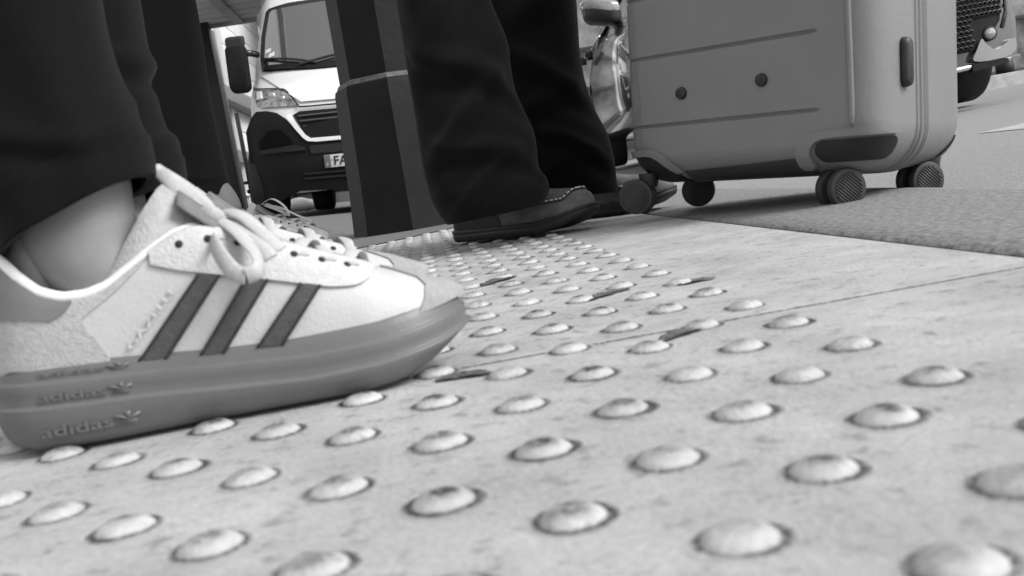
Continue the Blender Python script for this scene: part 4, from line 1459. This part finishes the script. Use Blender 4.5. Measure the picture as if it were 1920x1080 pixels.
grid(bm, [car_ring(*r_) for r_ in rings], True, True, True)
bmesh.ops.recalc_face_normals(bm, faces=bm.faces)
bmesh.ops.transform(bm, matrix=MC, verts=bm.verts)
body = done('body', bm, cpaint, car)
cut_bm = bmesh.new()
for s in (-1, 1):
    for y in ((.62, 2.75) if s > 0 else (2.75,)): cyl(cut_bm, (s * .60, y, .27), (s * 1.0, y, .27), .315, .315, 36)
cutter = done('cutter', cut_bm, None, None, M=MC)
md = body.modifiers.new('s', 'SUBSURF'); md.levels = md.render_levels = 2
md = body.modifiers.new('b', 'BOOLEAN'); md.object = cutter; md.solver = 'EXACT'
baked(body)
for p in body.data.polygons: p.use_smooth = True
body.data.set_sharp_from_angle(angle=R(40))
bpy.data.objects.remove(cutter)
for s in (-1, 1):
    for y in (.62, 2.75): wheel(car, MC, s * .765 + (.09 if s < 0 and y < 1 else 0), y, .262, .17)
bm = bmesh.new()
box(bm, (-.66, .3, .16), (.66, 3.3, .30), .03)
done('chassis', bm, mat('underbody', .012, .8), car, M=MC)
cglass = mat('car_glass', .015, .04, coat=1.0, spec=.9)
# side windows, mirrors, handles
for s in (-1, 1):
    def cs(y, t):
        """flank above the shoulder: t 0 shoulder .. 1 roof rail"""
        zs = interp([(r_[0], r_[3]) for r_ in rings], y); zt = interp([(r_[0], r_[4]) for r_ in rings], y)
        wd = interp([(r_[0], r_[1]) for r_ in rings], y); wt = interp([(r_[0], r_[5]) for r_ in rings], y)
        return Vector((s * (wd * .93 + (wt - wd * .93) * t + .008), y, zs + (zt - .02 - zs) * t))
    for ya, yb, n in ((1.55, 2.15, 'side_window'), (2.22, 2.85, 'side_window')):
        bm = bmesh.new()
        rows = []
        for k in range(9):
            y = ya + (yb - ya) * k / 8
            rows.append([cs(y + (.20 * t if ya < 2 else -.05 * t), .06 + .82 * t) for t in (0, .25, .5, .75, 1)])
        grid(bm, rows)
        bmesh.ops.recalc_face_normals(bm, faces=bm.faces)
        bmesh.ops.solidify(bm, geom=bm.faces[:], thickness=.006)
        done(n, bm, cglass, car, M=MC)
        bm = bmesh.new()
        tube(bm, [cs(y_, .03) + Vector((s * .004, 0, 0)) for y_ in (ya - .05, (ya + yb) / 2, yb + .04)], .008, 6)
        done('window_trim', bm, chrome, car, M=MC)
    for y in (1.98, 2.72):
        bm = bmesh.new()
        x = s * .868
        zz = .69 if y < 2 else .735
        box(bm, (min(x - s * .03, x + s * .022), y - .07, zz - .015), (max(x - s * .03, x + s * .022), y + .07, zz + .015), .006)
        cyl(bm, (x - s * .03, y + .02, zz), (x + s * .006, y + .02, zz), .03, n=16)
        done('door_handle', bm, glossb, car, M=MC)
    bm = bmesh.new()
    rows = []
    for t, k, dz in ((0, .55, 0), (.10, .85, 0), (.45, 1, .002), (.8, .98, 0), (1, .9, -.002)):
        rows.append([Vector((s * (.80 + x * k), 1.16 + .13 * t, .810 + dz + z * k + .02 * (x / .1))) for x, z in rrect(.105, .062, .045, 6)])
    grid(bm, rows, True, True, True)
    mo = done('mirror', bm, mat('mirror_black', .012, .3), car, sharp=40, M=MC)
    bm = bmesh.new()
    rows = []
    for t, k in ((0, .6), (.2, .92), (.7, 1.04), (1, .96)):
        rows.append([Vector((s * (.80 + x * k), 1.152 + .12 * t, .840 + z * k + .02 * (x / .1))) for x, z in rrect(.105, .035, .03, 6)])
    grid(bm, rows, True, True, True)
    done('mirror_cap', bm, mat('mirror_cap_silver', .22, .25, coat=1.0), mo, sharp=40, M=MC)
    bm = bmesh.new()
    tube(bm, cr([(s * .735, 1.22, .79), (s * .725, 1.24, .75), (s * .72, 1.25, .68)], 5), .022, 8)
    done('mirror_arm', bm, glossb, mo, M=MC)
# windscreen
bm = bmesh.new()
rows = []
for k in range(9):
    y = 1.26 + (1.72 - 1.26) * k / 8
    zt = interp([(r_[0], r_[4]) for r_ in rings], y); wt = interp([(r_[0], r_[5]) for r_ in rings], y)
    rows.append([Vector((x * wt * .93, y, zt + .016 - .03 * abs(x) ** 3)) for x in (-1, -.6, -.2, .2, .6, 1)])
grid(bm, rows)
bmesh.ops.recalc_face_normals(bm, faces=bm.faces)
bmesh.ops.solidify(bm, geom=bm.faces[:], thickness=.006)
done('windscreen', bm, cglass, car, M=MC)
def cfy(x, z):
    return -.045 + .14 * (abs(x) / .80) ** 4 + .10 * max(0, z - .36) ** 1.2
def cproj(x, z, off): return MC @ Vector((x, cfy(x, z) - off, z))
def cpanel(name, outline, m, off, mirror=False, base=0.0, parent=None, cuts=3):
    r_ = []
    for s in ((1, -1) if mirror else (1,)):
        bm = bmesh.new()
        poly_panel(bm, [(x * s, z) for x, z in outline], lambda x, z, o: cproj(x, z, o + base if o else base - .02), off, cuts)
        r_.append(done(name, bm, m, parent or car, sharp=45))
    return r_
cpanel('front_panel', [(-.52, .15), (-.55, .30), (-.55, .46), (-.5, .52), (0, .54), (.6, .52), (.78, .46), (.82, .30), (.80, .15)], cpaint, .012)
cpanel('grille', [(-.48, .20), (-.52, .30), (-.53, .40), (-.50, .485), (0, .495), (.70, .485), (.75, .40), (.72, .30), (.60, .20)], mat('grille_black', .010, .5), .008, base=.012)
gri = car.children[-1]
bm = bmesh.new()
hx = .022
for i in range(-33, 34):
    for j in range(0, 14):
        x = i * hx * 1.06 + (hx * .53 if j % 2 else 0); z = .215 + j * hx * .9
        if x < -.5 or x > (.735 if z > .32 else .58) or z > .475: continue
        pts = [(x + hx * .56 * math.cos(R(30 + 60 * k)), z + hx * .46 * math.sin(R(30 + 60 * k))) for k in range(6)]
        pin = [(x + hx * .42 * math.cos(R(30 + 60 * k)), z + hx * .32 * math.sin(R(30 + 60 * k))) for k in range(6)]
        o = [bm.verts.new(cproj(a, b, .028)) for a, b in pts]; q = [bm.verts.new(cproj(a, b, .030)) for a, b in pin]; d = [bm.verts.new(cproj(a, b, .021)) for a, b in pin]
        for k in range(6):
            bm.faces.new((o[k], o[(k + 1) % 6], q[(k + 1) % 6], q[k])); bm.faces.new((q[k], q[(k + 1) % 6], d[(k + 1) % 6], d[k]))
tag(done('honeycomb', bm, mat('honeycomb_plastic', .028, .4), gri, smooth=False))
for s, fx_, fz_ in ((1, .655, .255), (-1, .80, .20)):
    bm = bmesh.new()
    tube(bm, [cproj(s * x, z, .03) for x, z in ((.72, .50), (.765, .42), (.755, .33), (.72, .27))], .009, 6)
    done('grille_edge', bm, cpaint, car)
    bm = bmesh.new()
    cyl(bm, cproj(s * fx_, fz_, .0), cproj(s * fx_, fz_, .035), .030, .028, 22, bev=.004)
    fl = done('fog_lamp', bm, glossb, car, sharp=40)
    bm = bmesh.new()
    cyl(bm, cproj(s * fx_, fz_, .033), cproj(s * fx_, fz_, .040), .021, .017, 20, bev=.003)
    done('lens', bm, mat('fog_lens', .30, .12, .6, 30, metal=.5, coat=1.0), fl, sharp=40)
    cpanel('splitter', [(p.x * s, p.y) for p in cr([Vector(q) for q in ((.565, .160, 0), (.585, .205, 0), (.612, .240, 0), (.632, .215, 0), (.67, .190, 0), (.72, .195, 0), (.775, .222, 0), (.79, .205, 0), (.775, .170, 0), (.70, .152, 0))], 4, closed=True)], mat('silver_trim', .26, .30, metal=.6), .022, base=.010, cuts=2)
    cpanel('front_lip', [(s * .55, .150), (s * .70, .153), (s * .73, .148), (s * .73, .130), (s * .55, .122)], bump_m, .030, base=.004, cuts=1)
    cpanel('headlight', [(s * .55, .50), (s * .80, .47), (s * .83, .52), (s * .80, .58), (s * .62, .57)], mat('headlamp_glass', .16, .08, .85, 18, coat=1.0, spec=.8), .03, base=-.035, cuts=3)
bm = bmesh.new()
tube(bm, [cproj(x, .125 + .03 * x, .022) for x in [-.80 + .1 * k for k in range(17)]], .010, 8)
done('lip_trim', bm, chrome, car)

# ------------------------------------------------------------------ shelter, walls and buildings behind
blackm = mat('black_steel', .010, .5, .3, 20)
SP = at(448, 395, 11.6); SP.z = .05
shelter = thing('shelter', SP, 'open shelter with a black steel post and slatted roof at the left', 'shelter')
def post_box(name, px, dep, wd, z0, z1, m, parent, yaw=0.0, depth=None):
    """square upright seen at px"""
    p = at(px[0], px[1], dep)
    bm = bmesh.new()
    box(bm, (-wd / 2, -(depth or wd) / 2, z0), (wd / 2, (depth or wd) / 2, z1), .004)
    bmesh.ops.transform(bm, matrix=Matrix.Translation(Vector((p.x, p.y, 0))) @ Matrix.Rotation(yaw, 4, 'Z'), verts=bm.verts)
    return done(name, bm, m, parent, sharp=40)
post_box('post', (409, 200), 11.6, .150, 0, 2.45, blackm, shelter)
# slatted roof
zr = at(400, 48, 11.6).z
RA = at(372, 46, 11.6); RX = Vector((.06, 1, 0)).normalized()
bm_beam = bmesh.new()
def rf(x, y, z): return Vector((RA.x + x, RA.y + y, zr + z))
slat_m = mat('grey_roof_slats', .60, .8, .25, 8, .002, 60, stretch=(.3, 3, 1))
for k in range(8):
    bm = bmesh.new()
    box(bm, (-2.2, -.02 - .30 * k, .02), (1.6, -.02 - .30 * k - .22, .05), .004)
    bmesh.ops.transform(bm, matrix=Matrix.Translation(Vector((RA.x, RA.y, zr))), verts=bm.verts)
    done('slat', bm, slat_m, shelter, sharp=40)
bm = bmesh.new()
box(bm, (-2.2, -2.45, .13), (1.6, .02, .15), .004)
bmesh.ops.transform(bm, matrix=Matrix.Translation(Vector((RA.x, RA.y, zr))), verts=bm.verts)
done('roof', bm, blackm, shelter, sharp=40)
bm = bmesh.new()
box(bm, (-2.2, 0.0, -.02), (1.6, .06, .09), .004)
for xb in (-1.2, .40, 1.4): box(bm, (xb, -2.45, -.015), (xb + .12, 0, .018), .004)
bmesh.ops.transform(bm, matrix=Matrix.Translation(Vector((RA.x, RA.y, zr))), verts=bm.verts)
done('beam', bm, mat('roof_beam', .34, .6, .2, 10), shelter, sharp=40)

# long pale building on the left, its wall runs away along the street
WX = -4.2
pale = mat('pale_render', .62, .85, .10, 1.2, .003, 30)
pale2 = mat('pale_stone', .45, .85, .12, 2.0, .003, 30)
greyf = mat('grey_metal', .16, .6, .2, 6)
bl = thing('building', (WX, 14, 0), 'long pale building with a grey downpipe behind the white van', 'building')
bm = bmesh.new()
box(bm, (WX - 10, -14.0, -.2), (WX, 60, 9))  # carried on unseen past the camera to cut sky light from the left
done('wall', bm, pale, bl, smooth=False)
def wallbox(name, y0, y1, z0, z1, dx, m, parent=bl, x0=0.0):
    bm = bmesh.new()
    box(bm, (WX + x0, y0, z0), (WX + x0 + dx, y1, z1), min(.006, dx * .3))
    return done(name, bm, m, parent, sharp=40)
for k in range(14): wallbox('cladding_panel', 12.0 + .0, 40, .62 + .52 * k, .62 + .52 * k + .495, .03, pale)
for y in (13.0, 15.6, 18.2, 20.8, 23.4): wallbox('pilaster', y, y + .42, 0, 9, .10, pale2)
wallbox('plinth', 11, 59, 0, .60, .08, mat('plinth_stone', .22, .9, .4, 3, .004, 20))
wallbox('ledge', 11, 59, .60, .66, .14, pale)
wallbox('fascia', 16.2, 30, 2.65, 2.95, .35, greyf)
wallbox('sign_band', 16.3, 30, 1.35, 1.62, .22, greyf)
wallbox('window', 19.1, 20.5, 1.8, 2.55, .05, glossb)
for y in (-9, -6, -3, 0, 3, 6): wallbox('window', y, y + 1.2, 1.2, 3.0, .05, glossb); wallbox('window', y, y + 1.2, 4.6, 6.4, .05, glossb)  # out-of-view windows, added for the windscreen to reflect
wallbox('cornice', -13.9, 59.9, 8.6, 9.05, .6, pale2)
for y, m_ in ((17.3, greyf), (21.7, greyf)):
    bm = bmesh.new()
    cyl(bm, (WX + .2, y, 0), (WX + .2, y, 9), .09, n=16)
    d = done('downpipe', bm, m_, bl)
    bm = bmesh.new()
    for z in (.9, 1.9, 3.0): cyl(bm, (WX + .2, y, z), (WX + .2, y, z + .06), .115, n=16)
    done('pipe_bracket', bm, m_, d)
# white upright beside the shelter post and the thin rod
bm = bmesh.new()
p = at(421, 200, 12.2)
box(bm, (p.x - .045, p.y - .05, 0), (p.x + .045, p.y + .05, 2.4), .004)
tag(done('panel_upright', bm, mat('pale_upright', .36, .7, .15, 4), None, sharp=40), 'pale upright standing just right of the black shelter post', 'post')
rod = at(460, 300, 12.6)
rd = thing('sign_pole', (rod.x, rod.y, 0), 'thin grey pole with a small clamp between the shelter post and the van', 'pole')
bm = bmesh.new()
cyl(bm, (rod.x, rod.y, 0), (rod.x, rod.y, 1.42), .028, n=14)
done('pole', bm, mat('grey_pole', .10, .5, .2, 8), rd)
bm = bmesh.new()
box(bm, (rod.x - .07, rod.y - .05, .52), (rod.x + .07, rod.y + .05, .56), .01)
box(bm, (rod.x - .045, rod.y - .06, .40), (rod.x + .03, rod.y + .04, .45), .01)
done('clamp', bm, blackm, rd, sharp=40)
# bag of light cloth lying beyond the van
bp = at(572, 390, 13.6); bp.z = hgt(bp.x, bp.y)
bag = thing('bag', bp, 'white bag with dark piping lying on the ground beyond the van', 'bag')
bm = bmesh.new()
rows = []
for k in range(17):
    u = k / 16
    ln = -.30 + .62 * u
    h = .24 * (math.sin(math.pi * min(1, u * 1.02 + .02)) ** .6) * (1.0 - .55 * u) + .01
    rows.append([Vector((bp.x + ln, bp.y + .16 * math.cos(t) * (1 - .3 * u), bp.z + h * (.5 + .5 * math.sin(t)) * (1 + .1 * noise.noise((u * 6, t, 2))))) for t in [2 * math.pi * q / 24 for q in range(24)]])
grid(bm, rows, True, True, True)
done('cloth', bm, mat('bag_cloth', .85, .8, .1, 10, .01, 14), bag)
for ofs in (.25, .55):
    bm = bmesh.new()
    pts = []
    for k in range(12):
        r_ = rows[int(ofs * 16) + (k // 3 if ofs < .5 else 0)]
        t = int(6 + 8 * k / 11)
        pts.append(r_[t] + Vector((0, -.008, .006)))
    tube(bm, pts, .012, 6)
    done('piping', bm, blackm, bag)

# old street front far up the road, between the man and the car
FB = at(1097, 40, 30.0)
far = thing('building', (FB.x, FB.y, 0), 'far bright stone building with arched windows and a shop blind', 'building')
bm = bmesh.new()
box(bm, (-7.0, 0, -1), (9.0, 8, 14), .02)
MF = Matrix.Translation(Vector((FB.x, FB.y, 0))) @ Matrix.Rotation(R(32), 4, 'Z')
done('wall', bm, pale, far, smooth=False, M=MF)
for k in range(-8, 11):
    for z0 in (3.9, 7.2):
        bm = bmesh.new()
        x = k * .85
        o = [(x - .17, z0)] + [(x + .17, z0), (x + .17, z0 + .9)] + [(x + .17 * math.cos(R(a)), z0 + .9 + .17 * math.sin(R(a))) for a in range(15, 180, 15)] + [(x - .17, z0 + .9)]
        f0 = [bm.verts.new((a, -.02, b)) for a, b in o]; f1 = [bm.verts.new((a, .1, b)) for a, b in o]
        bm.faces.new(f0); bm.faces.new(f1[::-1])
        for q in range(len(o)): bm.faces.new((f0[q], f0[(q + 1) % len(o)], f1[(q + 1) % len(o)], f1[q]))
        done('window', bm, mat('far_window', .10, .3), far, smooth=False, M=MF)
bm = bmesh.new()
for z in (3.2, 6.4, 9.6): box(bm, (-7.1, -.25, z), (9.1, 0, z + .22), .02)
done('cornice', bm, pale2, far, smooth=False, M=MF)
bm = bmesh.new()
box(bm, (-6, -.9, 2.2), (8, -.03, 2.7), .02)
done('shop_blind', bm, mat('blind_cloth', .5, .8), far, smooth=False, M=MF)
bm = bmesh.new()
box(bm, (-6, -.05, 0), (8, -.02, 2.15), .004)
done('shop_window', bm, mat('far_shop_glass', .08, .2), far, smooth=False, M=MF)

# far pavement on the right with kerb, bollard and shop
k0_, k1_ = at(1836, 166, 6.6), at(1924, 150, 6.6)
kd = (k1_ - k0_); kd.z = 0; kd.normalize(); kn = Vector((-kd.y, kd.x, 0))
zk = k0_.z
bm = bmesh.new()
def kp(a, b, z): return Vector((k0_.x, k0_.y, 0)) + kd * a + kn * b + Vector((0, 0, z))
def slope(a): return .135 * 0 + (k1_.z - k0_.z) / (k1_ - k0_).length * a * .6
rows = []
for a in (-.9, 0, .5, 1, 2, 4, 12):
    z = zk + slope(min(a, 1))
    rows.append([kp(a, 0, z - .2), kp(a, .002, z + .062), kp(a, .008, z + .07), kp(a, .16, z + .072)])
grid(bm, rows)
tag(done('far_kerb', bm, mat('pale_kerb', .34, .8, .25, 20), sharp=50), kind='structure')
bm = bmesh.new()
rows = [[kp(a, b, zk + slope(min(a, 1)) + .0725 + .004 * b) for b in (.161, 1, 3, 8, 30)] for a in (-.9, 0, .5, 1, 2, 4, 12)]
grid(bm, rows)
tag(done('far_pavement', bm, mat('dark_paving', .09, .85, .2, 15)), kind='structure')
bo = at(1884, 128, 6.95)
bol = thing('bollard', bo, 'black bollard with a flared foot on the far kerb by the shop', 'bollard')
bm = bmesh.new()
rows = [[bo + Vector((r_ * math.cos(t), r_ * math.sin(t), z)) for t in [2 * math.pi * k / 20 for k in range(20)]] for r_, z in ((.062, -.06), (.060, .02), (.050, .06), (.036, .10), (.036, .18), (.046, .24), (.046, .40), (.052, .43), (.050, .8))]
grid(bm, rows, True, True, True)
done('shaft', bm, blackm, bol)
bm = bmesh.new()
rows = [[bo + Vector((r_ * math.cos(t), r_ * math.sin(t), z)) for t in [2 * math.pi * k / 20 for k in range(20)]] for r_, z in ((.03, .79), (.06, .83), (.065, .88), (.045, .93), (.01, .95))]
grid(bm, rows, True, True, True)
done('ball', bm, blackm, bol)
bm = bmesh.new()
box(bm, (bo.x + .045, bo.y - .02, bo.z + .31), (bo.x + .085, bo.y + .02, bo.z + .345), .006)
done('chain_eye', bm, blackm, bol)
sh0 = kp(-3, 2.9, zk)
shop = thing('shop', sh0, 'shop front with bright window and dark frames at the right edge', 'shop')
def sk(a, b, z): return kp(a, 2.9 + b, zk + z)
def sbox(name, a0, a1, b0, b1, z0, z1, m, parent=shop):
    bm = bmesh.new()
    box(bm, (a0, b0, z0), (a1, b1, z1), .004)
    Mx = Matrix(((kd.x, kn.x, 0, k0_.x + kn.x * 2.9), (kd.y, kn.y, 0, k0_.y + kn.y * 2.9), (0, 0, 1, zk), (0, 0, 0, 1)))
    return done(name, bm, m, parent, sharp=40, M=Mx)
sbox('wall', -3, 12, .4, 3, -.1, 6, pale2)
sbox('stall_riser', -3, 12, .30, .39, 0, .16, mat('riser_paint', .06, .6))
sbox('display', -3, 12, .36, .398, .16, 3.0, mat('shop_interior', .30, .7, .8, 3.5))
for a in (-2.4, -1.2, 0.0, .52, .86, 1.6, 2.8, 4): sbox('mullion', a, a + .05, .24, .35, .1, 3.0, mat('frame_dark', .05, .5))
for z in (.62, 1.0, 2.0): sbox('transom', -3, 12, .26, .34, z, z + .04, mat('frame_dark', .05, .5))
sbox('pillar', .16, .46, .20, .39, 0, 4, pale)
